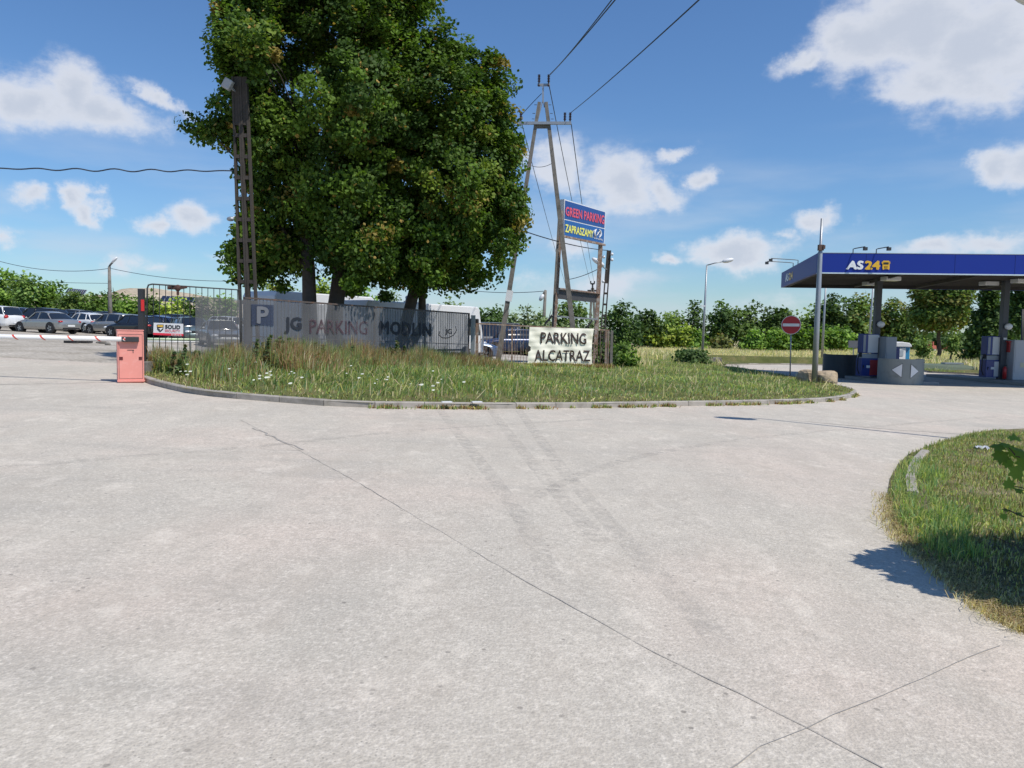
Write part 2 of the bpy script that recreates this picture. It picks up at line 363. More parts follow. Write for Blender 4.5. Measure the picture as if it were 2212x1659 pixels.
    def build(s, name, mats, parent=None, smooth=False, bevel=0.0, origin=None):
        off = world_off(parent) if parent is not None else (Vector(origin) if origin is not None else Vector((0, 0, 0)))
        me = bpy.data.meshes.new(name); me.from_pydata([tuple(v-off) for v in s.v], [], s.f)
        if not isinstance(mats, (list, tuple)): mats = [mats]
        for q in mats: me.materials.append(q)
        if len(mats) > 1: me.polygons.foreach_set('material_index', s.m)
        me.validate(); 
        if smooth: me.polygons.foreach_set('use_smooth', [True]*len(me.polygons))
        me.update()
        import bmesh
        bm = bmesh.new(); bm.from_mesh(me); bmesh.ops.recalc_face_normals(bm, faces=bm.faces); bm.to_mesh(me); bm.free()
        o = link_mesh(name, me, parent)
        if parent is None and origin is not None: o.location = off
        if bevel:
            md = o.modifiers.new('b', 'BEVEL'); md.width = bevel; md.segments = 2; md.limit_method = 'ANGLE'; md.angle_limit = R(40)
        return o

def fast_mesh(name, V, F, mats, tint=None, parent=None):
    me = bpy.data.meshes.new(name); n, k = F.shape
    me.vertices.add(len(V)); me.vertices.foreach_set('co', np.ascontiguousarray(V, dtype=np.float32).ravel())
    me.loops.add(n*k); me.loops.foreach_set('vertex_index', F.astype(np.int32).ravel())
    me.polygons.add(n); me.polygons.foreach_set('loop_start', np.arange(0, n*k, k, dtype=np.int32)); me.polygons.foreach_set('loop_total', np.full(n, k, dtype=np.int32))
    me.update(calc_edges=True)
    if tint is not None:
        a = me.color_attributes.new('tint', 'FLOAT_COLOR', 'POINT')
        c = np.ones((len(V), 4), np.float32); c[:, :3] = tint; a.data.foreach_set('color', c.ravel())
    for m in (mats if isinstance(mats, (list, tuple)) else [mats]): me.materials.append(m)
    return link_mesh(name, me, parent)

def in_poly(x, y, poly):
    x = np.asarray(x); y = np.asarray(y); c = np.zeros(x.shape, bool); n = len(poly); j = n-1
    for i in range(n):
        xi, yi = poly[i][:2]; xj, yj = poly[j][:2]
        if yi != yj:
            k = ((yi > y) != (yj > y)) & (x < (xj-xi)*(y-yi)/(yj-yi)+xi); c ^= k
        j = i
    return c
def dist_poly(x, y, line):
    d = np.full(x.shape, 1e9)
    for (a, b) in zip(line[:-1], line[1:]):
        ax, ay = a[0], a[1]; bx, by = b[0]-ax, b[1]-ay; q = np.clip(((x-ax)*bx+(y-ay)*by)/(bx*bx+by*by+1e-9), 0, 1)
        d = np.minimum(d, np.hypot(x-ax-q*bx, y-ay-q*by))
    return d

# text fitted to a quad (TL, TR, BR, BL in world space)
def text(name, s, quad, m, parent, bold=0.0, shear=0.0, lift=0.006, thick=0.004, space=1.0):
    cu = bpy.data.curves.new(name, 'FONT'); cu.body = s; cu.size = 1; cu.offset = 0.0; cu.shear = shear; cu.space_character = space; cu.resolution_u = 3
    ob = bpy.data.objects.new('tmp', cu); C.objects.link(ob)
    dg = bpy.context.evaluated_depsgraph_get(); me = bpy.data.meshes.new_from_object(ob.evaluated_get(dg)); bpy.data.objects.remove(ob); bpy.data.curves.remove(cu)
    co = np.array([v.co[:] for v in me.vertices]); mn, mxx = co.min(0), co.max(0)
    if bold > 0:
        fs0 = [list(p.vertices) for p in me.polygons]; nv = len(co); allv = []; allf = []
        for k_, (sx_, sy_) in enumerate(((0, 0), (-1, -.5), (1, .5), (-.5, 1), (.5, -1))):
            allv += [(c_[0]+sx_*bold, c_[1]+sy_*bold, k_*.0008) for c_ in co]; allf += [[i+k_*nv for i in f] for f in fs0]
        me = bpy.data.meshes.new(name); me.from_pydata(allv, [], allf); me.update(); co = np.array(allv); mn, mxx = co.min(0), co.max(0)
    TL, TR, BR, BL = [Vector(q) for q in quad]; nrm = (TR-TL).cross(BL-TL).normalized()
    if nrm.y > 0: nrm = -nrm
    off = world_off(parent)
    for v in me.vertices:
        a = (v.co.x-mn[0])/(mxx[0]-mn[0]); b = (v.co.y-mn[1])/(mxx[1]-mn[1])
        p = BL.lerp(BR, a).lerp(TL.lerp(TR, a), b) + nrm*(lift+v.co.z)
        v.co = p-off
    me.materials.clear(); me.materials.append(m)
    o = link_mesh(name, me, parent)
    md = o.modifiers.new('s', 'SOLIDIFY'); md.thickness = thick if bold == 0 else .0005; md.offset = 0
    return o
def quad_on(pl, pts, off=0.0): return [PL(x, y, pl[0], pl[1], off) for x, y in pts]
def sheet(mb, q, th=0.01, m=0):
    TL, TR, BR, BL = [Vector(a) for a in q]; n = (TR-TL).cross(BL-TL).normalized()
    if n.y > 0: n = -n
    return mb.prism([TL, TR, BR, BL], -n*th, m)
def cable(a, b, sag, r=0.016, n=14, wig=0.0):
    a, b = Vector(a), Vector(b); pts = []
    for i in range(n+1):
        t = i/n; p = a.lerp(b, t); p.z -= sag*4*t*(1-t); p.z += wig*math.sin(t*41)*math.sin(t*3.1); pts.append(p)
    return MB().tube(pts, r, 6)

# ================================================================== GROUND
gx = np.concatenate([np.linspace(-1500, -60, 10), np.linspace(-45, 60, 43), np.linspace(80, 1500, 10)])
gy = np.concatenate([np.linspace(-300, -10, 4), np.linspace(0, 200, 24), np.linspace(260, 3000, 14)])
X, Y = np.meshgrid(gx, gy); Z = hgt_np(X)-0.06
nx, ny = len(gx), len(gy); idx = np.arange(nx*ny).reshape(ny, nx)
F = np.stack([idx[:-1, :-1], idx[:-1, 1:], idx[1:, 1:], idx[1:, :-1]], -1).reshape(-1, 4)
tag(fast_mesh('ground', np.stack([X, Y, Z], -1).reshape(-1, 3), F, M_MEADOW), kind='structure')
def strip_sheet(name, x0, x1, y0, y1, dz, m, nx=60, ny=40):
    X, Y = np.meshgrid(np.linspace(x0, x1, nx), np.linspace(y0, y1, ny)); idx = np.arange(nx*ny).reshape(ny, nx)
    F = np.stack([idx[:-1, :-1], idx[:-1, 1:], idx[1:, 1:], idx[1:, :-1]], -1).reshape(-1, 4)
    return tag(fast_mesh(name, np.stack([X, Y, hgt_np(X)+dz], -1).reshape(-1, 3), F, m), kind='structure')
strip_sheet('pavement', -46, 90, -8, 58, 0.0, M_PAVE, 138, 40)

KERB_F = [(303,822),(330,832),(365,841),(400,849),(450,856),(500,861),(600,869),(700,877),(800,881),(900,882),(1000,883),(1100,883),(1200,882),(1300,881),(1400,879),(1500,877),(1600,875),(1680,873),(1740,871),(1790,868),(1820,864),(1840,859),(1850,854)]
kf = [G(*p) for p in KERB_F]
BACK = [(1850,849),(1835,843),(1805,836),(1760,828),(1700,815),(1640,805),(1590,797),(1555,792.5)]
kb = [G(*p) for p in BACK]
FAR = [(1568,789.5),(1620,788),(1700,788),(1780,789.5),(1850,791)]
kfar = [G(*p) for p in FAR] + [Vector((27.0, 52, 0)), Vector((25.6, 47.5, 0)), Vector((27.5, 45.3, 0)), Vector((34, 44.6, 0)), Vector((60, 42, 0)), Vector((90, 40, 0))]
FA, FB = P(318, 700, 20.4), P(505, 700, 21.7)
F1, F2 = P(530, 700, 22.0), P(1012, 700, 30.2)
F3, F4 = P(1037, 700, 31.9), P(1318, 700, 34.6)
island = [p.xy for p in kf]+[p.xy for p in kb]+[p.xy for p in kfar]+[Vector((90, 57.5)), Vector((-2, 57.5)), Vector((6.5, 40)), Vector((F4.x+.8, F4.y+1)), F3.xy+Vector((.2, .6)), F2.xy+Vector((-.2, .5)), F1.xy+Vector((-.3, .5)), FA.xy+Vector((-.2, .25))]
isl = [tuple(p) for p in island]
fenceline = [FA, FB, F2, F3, F4]
def isl_z(x, y):
    x = np.asarray(x, float); y = np.asarray(y, float)
    de = np.minimum(dist_poly(x, y, kf), dist_poly(x, y, kb+kfar))
    m = 0.10 + 0.05*np.clip(de/3.5, 0, 1) + 0.025*np.sin(x*1.7+y*.9)*np.clip(de, 0, 1)
    return hgt_np(x)+m
def poly_sheet(name, poly, zf, m, step, bounds, rnd=.3):
    x0, x1, y0, y1 = bounds
    X, Y = np.meshgrid(np.arange(x0, x1, step), np.arange(y0, y1, step)); x = X.ravel()+RS.uniform(-rnd, rnd, X.size)*step; y = Y.ravel()+RS.uniform(-rnd, rnd, X.size)*step
    k = in_poly(x, y, poly) & (dist_poly(x, y, list(poly)+[poly[0]]) > step*.4); x, y = x[k], y[k]
    pts = [Vector(p) for p in poly]+[Vector((a, b)) for a, b in zip(x, y)]
    vo, _, fo, *_r = delaunay_2d_cdt(pts, [], [list(range(len(poly)))], 1, 1e-5)
    a = np.array([v[:] for v in vo]); z = zf(a[:, 0], a[:, 1])
    me = bpy.data.meshes.new(name); me.from_pydata([(q[0], q[1], w) for q, w in zip(a, z)], [], [list(f) for f in fo]); me.materials.append(m)
    me.polygons.foreach_set('use_smooth', [True]*len(me.polygons))
    return tag(link_mesh(name, me), kind='structure')
poly_sheet('verge', isl, isl_z, M_TURF, 0.9, (-14, 90, 14, 58))

# right-hand verge
RV = [(2400,905),(2212,926),(2150,929),(2100,936),(2050,950),(2000,966),(1962,982),(1940,1003),(1922,1035),(1915,1075),(1922,1120),(1942,1158),(1975,1195),(2030,1235),(2080,1275),(2125,1315),(2175,1345),(2230,1368),(2500,1430)]
rv = [G(*p) for p in RV]
rpoly = [tuple(p.xy) for p in rv]+[(14, 3.0), (30, 6), (30, 15)]
KR = [(2212,932),(2120,943),(2040,962),(2008,988),(1986,1013),(1977,1048),(1984,1085),(2006,1125),(2030,1170),(2090,1225),(2160,1280),(2260,1330)]
kr = [G(*p) for p in KR]
def rv_z(x, y, top=.10):
    d = dist_poly(np.asarray(x), np.asarray(y), rv)
    return hgt_np(x)+0.006+0.10*np.clip(d/0.45, 0, 1)+.02*np.sin(x*5+y*3)*np.clip(d, 0, 1)
poly_sheet('verge', rpoly, rv_z, M_DIRT, 0.28, (2, 31, 2, 16))

# parking lot surface behind the fence
lot = [(-46, 27), (FA.x-1.2, 24.5), (FA.x-.3, FA.y+.35), (F1.x-.3, F1.y+.55), (F2.x-.3, F2.y+.6), (F3.x, F3.y+.7), (F4.x+.5, F4.y+1.2), (6.2, 40), (-2.4, 57.8), (-2.4, 86), (-62, 90), (-70, 40)]
poly_sheet('gravel_lot', lot, lambda x, y: hgt_np(x)+0.012+0.0*x, M_GRAVEL, 2.0, (-70, 8, 20, 90))

# kerbs: stones laid one by one, part of the setting
def kerb(name, line, h=0.12, w=0.15, L=0.98, jit=0.004, side=1, lo=0.0):
    mb = MB(); pts = [Vector((p.x, p.y, 0)) for p in line]
    seg = [(b-a).length for a, b in zip(pts[:-1], pts[1:])]; tot = sum(seg)
    def at(s):
        for i, q in enumerate(seg):
            if s <= q or i == len(seg)-1: return pts[i].lerp(pts[i+1], min(1.0, s/q))
            s -= q
    s = 0
    while s < tot-.1:
        a, b = at(s+.007), at(min(tot, s+L-.007)); s += L
        t = (b-a).normalized(); n = Vector((-t.y, t.x, 0))*side
        za, zb = hgt(a.x, a.y)+random.uniform(-jit, jit)-lo, hgt(b.x, b.y)+random.uniform(-jit, jit)-lo
        c = .02
        prof = [(0, -.1), (.0, h-c), (c, h), (w, h), (w, -.1)]
        vs = [a+n*u+Vector((0, 0, za+v)) for u, v in prof]+[b+n*u+Vector((0, 0, zb+v)) for u, v in prof]
        mb.add(vs, [(0, 1, 2, 3, 4), (9, 8, 7, 6, 5)]+[(i, i+5, (i+1) % 5+5, (i+1) % 5) for i in range(5)])
    return tag(mb.build(name, M_KERB), kind='structure')
kerb('kerb', kf+kb, side=1)
kerb('kerb', kfar[:5], side=1, h=.1)
kerb('kerb', kfar[5:], side=1, h=.1)
kerb('kerb', list(reversed(kr[3:7])), side=1, h=0.112, w=.11)

# joints and cracks in the slabs
M_JOINT = mat('joint_filler', (0.33, 0.31, 0.28), 0.95, var=.4, scale=12)
def crack(line, w=0.012, wig=0.012, step=.16, dz=.004):
    mb = MB(); pts = [G(*p) for p in line]; L = []
    for a, b in zip(pts[:-1], pts[1:]):
        n = max(1, int((b-a).length/step))
        for i in range(n): L.append(a.lerp(b, i/n))
    L.append(pts[-1]); v = []; f = []
    for i, p in enumerate(L):
        t = (L[min(i+1, len(L)-1)]-L[max(i-1, 0)]).normalized(); n = Vector((-t.y, t.x, 0))
        o = n*random.uniform(-wig, wig); ww = w*random.uniform(.35, 1.1)/2
        for k in (-1, 1):
            q = p+o+n*k*ww; v.append(Vector((q.x, q.y, hgt(q.x, q.y)+dz)))
    for i in range(len(L)-1): f.append((2*i, 2*i+1, 2*i+3, 2*i+2))
    mb.add(v, f); return tag(mb.build('pavement_joint', M_JOINT), kind='structure')
crack([(520,908),(600,948),(780,1046),(1106,1240),(1420,1412),(1740,1570),(1925,1668)], .007, .007)
crack([(1540,1690),(1640,1612),(1740,1570),(1950,1480),(2160,1395)], .006, .012)
crack([(1705,908),(1800,916),(1900,926),(2090,939)], .035, .03, .3)
crack([(-40,831),(120,829),(246,826)], .05, .006)
crack([(1890,1095),(1990,1100)], .006, .01)
crack([(560,968),(595,973),(662,974)], .012, .01)
crack([(545,925),(580,940),(622,958),(650,972)], .035, .035)
crack([(1640,832),(1700,836),(1790,840),(1990,843),(2110,846)], .03, .02, .3)
crack([(2060,828),(2110,838)], .05, .03)

M_TYRE = mat('tyre_rubbed_concrete', (0.36, 0.34, 0.315), .8, var=.15, scale=3)
_t = M_TYRE.node_tree; _n = _t.nodes.new('ShaderNodeTexNoise'); _n.inputs['Scale'].default_value = 7; _n.inputs['Detail'].default_value = 8; _n.inputs['Roughness'].default_value = .7
_c = _t.nodes.new('ShaderNodeTexCoord'); _t.links.new(_c.outputs['Object'], _n.inputs['Vector']); _m = _t.nodes.new('ShaderNodeMapRange'); _t.links.new(_n.outputs['Fac'], _m.inputs['Value'])
_m.inputs['From Min'].default_value = .42; _m.inputs['From Max'].default_value = .75; _m.inputs['To Max'].default_value = .30; _t.links.new(_m.outputs[0], _t.nodes['Principled BSDF'].inputs['Alpha'])
def track(line, w=.17, dz=.0025):
    pts = [G(*p) for p in line]; L = []
    for i in range(len(pts)-1):
        p0, p1, p2, p3 = pts[max(i-1, 0)], pts[i], pts[i+1], pts[min(i+2, len(pts)-1)]
        for k in range(10):
            t = k/10; L.append(.5*((2*p1)+(p2-p0)*t+(2*p0-5*p1+4*p2-p3)*t*t+(3*p1-p0-3*p2+p3)*t**3))
    L.append(pts[-1]); v = []
    for off in (0, 1.0):
        v = []
        for i, p in enumerate(L):
            t = (L[min(i+1, len(L)-1)]-L[max(i-1, 0)]).normalized(); n = Vector((-t.y, t.x, 0))
            for k in (-1, 1): q = p+n*(k*w/2); v.append(Vector((q.x, q.y, hgt(q.x, q.y)+dz)))
    tag(MB().add(v, [(2*i, 2*i+1, 2*i+3, 2*i+2) for i in range(len(L)-1)]).build('tyre_mark', M_TYRE), kind='structure')
for ln in ([(940,872),(1000,950),(1085,1060),(1150,1160),(1190,1260)], [(1120,884),(1190,980),(1290,1100),(1420,1240),(1560,1390)], [(1060,885),(1110,950),(1200,1060),(1300,1170)], [(1150,1075),(1330,1000),(1560,955),(1850,925),(2150,900)], [(0,1010),(300,985),(600,960),(900,930),(1300,905)]): track(ln)
# ================================================================== GRASS
def blades(name, x, y, z, h, w, tint, lean=.35, label=None, parent=None, kind='stuff', bend=.5):
    n = len(x); a = RS.uniform(0, 2*np.pi, n); l = np.abs(RS.normal(0, lean, n))*h; la = RS.uniform(0, 2*np.pi, n)
    la = np.where(RS.rand(n) < .45, RS.normal(.6, .7, n), la)
    dx, dy = np.cos(a)*w/2, np.sin(a)*w/2; lx, ly = np.cos(la)*l, np.sin(la)*l
    V = np.empty((n, 5, 3), np.float32)
    V[:, 0] = np.stack([x-dx, y-dy, z-.02], 1); V[:, 1] = np.stack([x+dx, y+dy, z-.02], 1)
    mx_, my_ = x+lx*.35, y+ly*.35; mz = z+h*.55
    V[:, 2] = np.stack([mx_+dx*.8, my_+dy*.8, mz], 1); V[:, 3] = np.stack([mx_-dx*.8, my_-dy*.8, mz], 1)
    V[:, 4] = np.stack([x+lx, y+ly, z+h*np.clip(1-l/h*bend, .3, 1)], 1)
    b = (np.arange(n)*5)[:, None, None]; F = (np.array([[0, 1, 2], [0, 2, 3], [3, 2, 4]])[None]+b).reshape(-1, 3)
    o = fast_mesh(name, V.reshape(-1, 3), F, M_GRASS, np.repeat(tint, 5, 0), parent)
    return tag(o, label, 'grass' if label else None, kind=kind)
def pal(n, cols, p, jitter=.25):
    cols = np.array(cols); k = RS.choice(len(cols), n, p=np.array(p)/sum(p)); c = cols[k]*(1+RS.uniform(-jitter, jitter, (n, 1)))
    return np.clip(c*(1+RS.uniform(-.08, .08, (n, 3))), 0, 1)
def patch(x, y, s, seed=0.0):
    return .5+.25*np.sin(x*s*1.3+seed)*np.cos(y*s+seed*2)+.25*np.sin((x+y)*s*.7+seed*3+np.sin(y*s*1.9))
GR = (0.24, 0.33, 0.10); GD = (0.14, 0.22, 0.075); GY = (0.42, 0.44, 0.16); ST = (0.62, 0.53, 0.33); RB = (0.36, 0.22, 0.13); GB = (0.20, 0.33, 0.17); GG = (0.30, 0.35, 0.21)

N = 150000
x = RS.uniform(-13, 27, N); y = RS.uniform(15, 52, N)
dk = dist_poly(x, y, kf+kb); df = dist_poly(x, y, fenceline)
k = in_poly(x, y, isl) & (dk > .08) & (RS.rand(N) < np.clip(30/y, .25, 1)**.8) & (np.hypot(x-16, y-30) > 0)
x, y, dk, df = x[k], y[k], dk[k], df[k]; n = len(x)
h = RS.uniform(.07, .17, n)*(1+1.7*np.clip((dk-1.0)/3, 0, 1)*np.clip((1.5-x)/3, 0, 1)); h *= .55+.8*patch(x, y, 1.1, 2)
h = np.where((dk < .9), h*.6, h)
z = isl_z(x, y); t = pal(n, [GR, GD, GY, ST, GB], [5, 2.5, 3.5, 1.2, 2]); t *= (.7+.6*patch(x, y, .8, 7))[:, None]
dry = pal(n, [GY, ST, (0.15, 0.14, 0.05), RB], [4, 2, 3, .8]); dm = (RS.rand(n) < np.clip(1.15-dk*.55, .08, .8)*(.5+.8*patch(x, y, .9, 5)))
t = np.where(dm[:, None], dry, t); t *= (.72+.5*patch(x, y, 2.7, 1))[:, None]; lg = (RS.rand(n) < .035) & (dk > .6); h = np.where(lg, RS.uniform(.25, .45, n), h); t = np.where(lg[:, None], pal(n, [ST, GY], [2, 1]), t)
blades('grass', x, y, z, h, RS.uniform(.014, .03, n), t, 1.05, 'green and straw coloured grass covering the long kerbed verge below the fence')
# tall weeds at the fence foot
N = 46000
s = RS.rand(N); seg = RS.choice(3, N, p=[.2, .5, .3]); A = np.array([FA.xy, F1.xy, F3.xy]); B = np.array([FB.xy, F2.xy, F4.xy])
pos = A[seg]+(B[seg]-A[seg])*s[:, None]; off = np.abs(RS.normal(0, 1.15, N))+.05
dirv = (B-A)/np.linalg.norm(B-A, axis=1)[:, None]; nrm = np.stack([dirv[:, 1], -dirv[:, 0]], 1)[seg]; pos = pos+nrm*off[:, None]
x, y = pos[:, 0], pos[:, 1]; dk = dist_poly(x, y, kf); k = (dk > 1.0) & in_poly(x, y, isl); x, y, off, sgk, sk_ = x[k], y[k], off[k], seg[k], s[k]; n = len(x)
pt = patch(x, y, 1.6, 1); hot = .9*np.exp(-((x+6.2)/1.9)**2)+.5*np.exp(-((x+3.1)/.6)**2); pt = pt*.6+.4*patch(x, y, 4.3, 6); h = RS.uniform(.2, .6, n)*(.55+.85*pt+.8*hot)*np.where(sgk == 2, .28, 1)*np.clip(1.2-off*.2, .4, 1.2)+.05; kk_ = (sgk != 2) | (off < .5) ; x, y, off, sgk, pt, h = [q[kk_] for q in (x, y, off, sgk, pt, h)]; n = len(x)
t = np.where((RS.rand(n) < .25+.5*(pt > .55))[:, None], pal(n, [RB, (0.33, 0.22, 0.12), ST], [4, 3, 1.5]), pal(n, [GD, GG, GR, GY], [2, 4, 3, 2]))
blades('tall_weeds', x, y, isl_z(x, y), h, RS.uniform(.014, .03, n), t, .42, 'tall reddish seeding grass and weeds growing against the fence foot')
# leafy mugwort and dock stems standing in the tall grass
cl = []
for (cx_, cy_, ht, nn) in [(560,742,.95,5),(590,735,1.1,6),(625,748,.9,5),(700,752,.75,4),(540,765,.7,4),(480,775,.6,3),(745,760,.7,4),(835,752,.85,3),(858,748,.9,4),(872,756,.8,3),(920,775,.5,3),(410,775,.7,3),(380,780,.5,2),(1000,790,.4,2),(1300,785,.6,3),(660,750,.8,4)]:
    for _ in range(nn):
        f_ = PL(cx_+random.uniform(-16, 16), 740, F1, F2, random.uniform(.15, 1.0)); hh = ht*random.uniform(.7, 1.1)
        for k in range(9): t_ = (k+.5)/9; cl.append((f_.x+.10*t_*hh, f_.y, hgt(f_.x, 0)+.15+hh*t_, .13*(1.15-t_)))
cl = np.array(cl)
V, F, t = (None, None, None)
WEEDS = cl
# seed heads and flowers
def specks(name, x, y, z, r, col, label, cat):
    n = len(x); V = np.empty((n, 6, 3), np.float32); a0 = RS.uniform(0, 6, n)
    for i in range(6):
        a = a0+i*np.pi/3; V[:, i] = np.stack([x+np.cos(a)*r, y+np.sin(a)*r*.9, z+np.sin(a*1.0)*r*.5*RS.uniform(.5, 1, n)], 1)
    F = np.arange(n*6).reshape(n, 6); o = fast_mesh(name, V.reshape(-1, 3), F, M_GRASS, np.repeat(np.tile(np.array(col), (n, 1))*RS.uniform(.8, 1.1, (n, 1)), 6, 0)); return tag(o, label, cat, kind='stuff')
fx = []; 
for (cx_, cy_, nn, sx_, sy_) in [(405,790,10,14,10),(570,798,12,12,9),(578,826,14,9,8),(640,790,5,15,6),(470,815,4,20,6),(520,770,3,15,4),(800,790,7,30,8),(900,812,9,40,8),(980,830,8,80,14)]:
    for _ in range(nn):
        p = G(random.gauss(cx_, sx_), random.gauss(cy_+26, sy_), .35)
        if in_poly([p.x], [p.y], isl)[0]: fx.append(p)
fx = np.array([p[:] for p in fx])
specks('white_flowers', fx[:, 0], fx[:, 1], isl_z(fx[:, 0], fx[:, 1])+RS.uniform(.22, .4, len(fx)), RS.uniform(.02, .045, len(fx)), (0.85, 0.86, 0.82), 'small white yarrow flower heads dotted over the weedy verge', 'flowers')

# tufts along the kerb foot
N = 9000; x = []; y = []
pts = [p for p in kf]; 
s = RS.rand(N); ii = RS.randint(5, len(kf)-1, N); px_ = np.array([p.x for p in kf]); py_ = np.array([p.y for p in kf])
x = px_[ii]+(px_[ii+1 if False else np.minimum(ii+1, len(kf)-1)]-px_[ii])*s; y = py_[ii]+(py_[np.minimum(ii+1, len(kf)-1)]-py_[ii])*s - np.abs(RS.normal(0, .09, N))
k = (patch(x, y, 2.3, 4)*patch(x, y*3, 5.1, 9) > .33) & (x > -3.2); x, y = x[k], y[k]; n = len(x)
blades('kerb_weeds', x, y, hgt_np(x), RS.uniform(.03, .13, n), RS.uniform(.015, .03, n), pal(n, [GR, RB, ST, GD, (0.2, .1, .06)], [3, 2, 3, 1, 2]), .9, 'sparse green and brown weeds sprouting along the foot of the long kerb')

# right verge grass
N = 300000
x = RS.uniform(2.4, 16, N); y = RS.uniform(2.8, 15, N)
k = in_poly(x, y, rpoly) & (x < y*.70+2.6) ; x, y = x[k], y[k]
dr = dist_poly(x, y, rv); dkr = dist_poly(x, y, kr)
k = (RS.rand(len(x)) < np.clip(6.5/y, .3, 1)) & (RS.rand(len(x)) < np.clip(dr/.16+.15, 0, 1)) & ((dkr > .07) | (y < 7.0) | (y > 9.0) | (RS.rand(len(x)) < .3)); x, y, dr, dkr = x[k], y[k], dr[k], dkr[k]; n = len(x)
pt = patch(x, y, 2.2, 3); h = RS.uniform(.03, .10, n)*(.5+.9*pt)
band = (dr > .05) & (y > 5.6) & (dr < .50+.12*np.sin(y*3)) & (y < 10.5)
h = np.where(band, RS.uniform(.07, .17, n), h)
dry = (RS.rand(n) < np.where(y < 6.2, .9, .62)*(.5+.8*patch(x, y, 1.5, 8))) & ~band
t = np.where(dry[:, None], pal(n, [ST, GY, (0.25, 0.2, 0.09), (0.16, .15, .06)], [1.6, 3, 2, 3]), pal(n, [GR, GD, GY, GB], [4, 1.6, 3.2, 1.5]))
h = np.where(dry & (y < 6.0), h*.6, h)
blades('grass', x, y, rv_z(x, y), h, RS.uniform(.005, .012, n), t, .95, 'short sunlit grass on the rounded verge at the right edge')
# straw clippings lying at its edge
N = 16000; ii = RS.randint(0, len(rv)-1, N); s = RS.rand(N)
rx = np.array([p.x for p in rv]); ry = np.array([p.y for p in rv])
x = rx[ii]+(rx[ii+1]-rx[ii])*s+RS.normal(.07, .08, N); y = ry[ii]+(ry[ii+1]-ry[ii])*s+RS.normal(0, .09, N)
k = (y < 8.4) & (y > 3.2) & (x < 6); x, y = x[k], y[k]; n = len(x)
blades('straw', x, y, np.maximum(rv_z(x, y), hgt_np(x)+.01), RS.uniform(.02, .05, n), RS.uniform(.004, .008, n), pal(n, [ST, (0.42, 0.33, 0.19), (0.24, .17, .09)], [3, 3, 2]), 2.6, 'dry yellow straw clippings scattered on the concrete by the right verge', bend=.25)

# tall straw meadow behind the road
N = 170000
x = RS.uniform(5, 82, N); y = RS.uniform(37, 112, N)
fk = [p for p in kfar]; dd = dist_poly(x, y, fk)
ok = (in_poly(x, y, isl) | (y > 57)) & (x < y*.70+3) & (x > y*.10+1)
mow = dd < 3.2
k = ok & ((~mow) | (RS.rand(N) < .0)); k &= ~((y < 50) & (x < 16) & (x > 7) & (y < 60-x))
x, y = x[k], y[k]; n = len(x); pt = patch(x, y, .35, 2)
zz = np.where(in_poly(x, y, isl), isl_z(x, y), hgt_np(x)-.06)
blades('meadow_grass', x, y, zz, RS.uniform(.35, .75, n)*(.6+.6*pt), RS.uniform(.03, .065, n), np.where((RS.rand(n) < .55+.45*pt)[:, None], pal(n, [(0.72, 0.61, 0.40), (0.82, 0.72, 0.52), (0.50, .48, .24)], [4, 3, 1]), pal(n, [GY, GR, (0.2, 0.2, 0.08)], [3, 1, 3])), .4, 'tall straw coloured meadow grass between the back road and the trees')

# ================================================================== FOLIAGE
def leaves_arrays(cen, rad, per, size, crown_c, tint_c, droop=.4, elong=1.35):
    n = len(cen)*per; c = np.repeat(cen, per, 0); r = np.repeat(rad, per)[:, None]
    d = RS.normal(0, 1, (n, 3)); d /= np.linalg.norm(d, axis=1)[:, None]; p = c+d*r*(RS.rand(n, 1)**.5)*np.array([1, 1, .75])
    out = p-crown_c; out /= np.linalg.norm(out, axis=1)[:, None]+1e-6
    nr = out*.55+np.array([0, 0, .55])+RS.normal(0, .55, (n, 3)); nr /= np.linalg.norm(nr, axis=1)[:, None]
    up = RS.normal(0, 1, (n, 3))+np.array([0, 0, -droop*2]); tx = np.cross(nr, up); tx /= np.linalg.norm(tx, axis=1)[:, None]+1e-6; ty = np.cross(nr, tx)
    s = size*RS.uniform(.65, 1.3, (n, 1)); L = s*elong/2; Wd = s/2
    V = np.empty((n, 6, 3), np.float32)
    V[:, 0] = p-ty*L; V[:, 1] = p-ty*L*.25+tx*Wd-nr*s*.12; V[:, 2] = p+ty*L*.35+tx*Wd*.75-nr*s*.12; V[:, 3] = p+ty*L; V[:, 4] = p+ty*L*.35-tx*Wd*.75-nr*s*.12; V[:, 5] = p-ty*L*.25-tx*Wd-nr*s*.12
    F = (np.array([[0, 1, 2, 3], [0, 3, 4, 5]])[None]+(np.arange(n)*6)[:, None, None]).reshape(-1, 4)
    t = np.repeat(tint_c, per, 0)*RS.uniform(.75, 1.25, (n, 1)); return V.reshape(-1, 3), F, np.repeat(t, 6, 0)

def crown_points(ells, n, shell=.6):
    """cluster centres spread through ellipsoids (c, r); more of them near the outside"""
    vol = np.array([e[1][0]*e[1][1]*e[1][2] for e in ells])**(2/3.); k = RS.choice(len(ells), n, p=vol/vol.sum()); out = np.empty((n, 3))
    d = RS.normal(0, 1, (n, 3)); d /= np.linalg.norm(d, axis=1)[:, None]; rr = shell+(1-shell)*RS.rand(n)**.8; rr = np.where(RS.rand(n) < .25, RS.rand(n)*shell+.1, rr)
    c = np.array([e[0] for e in ells])[k]; r = np.array([e[1] for e in ells])[k]; return c+d*r*rr[:, None]

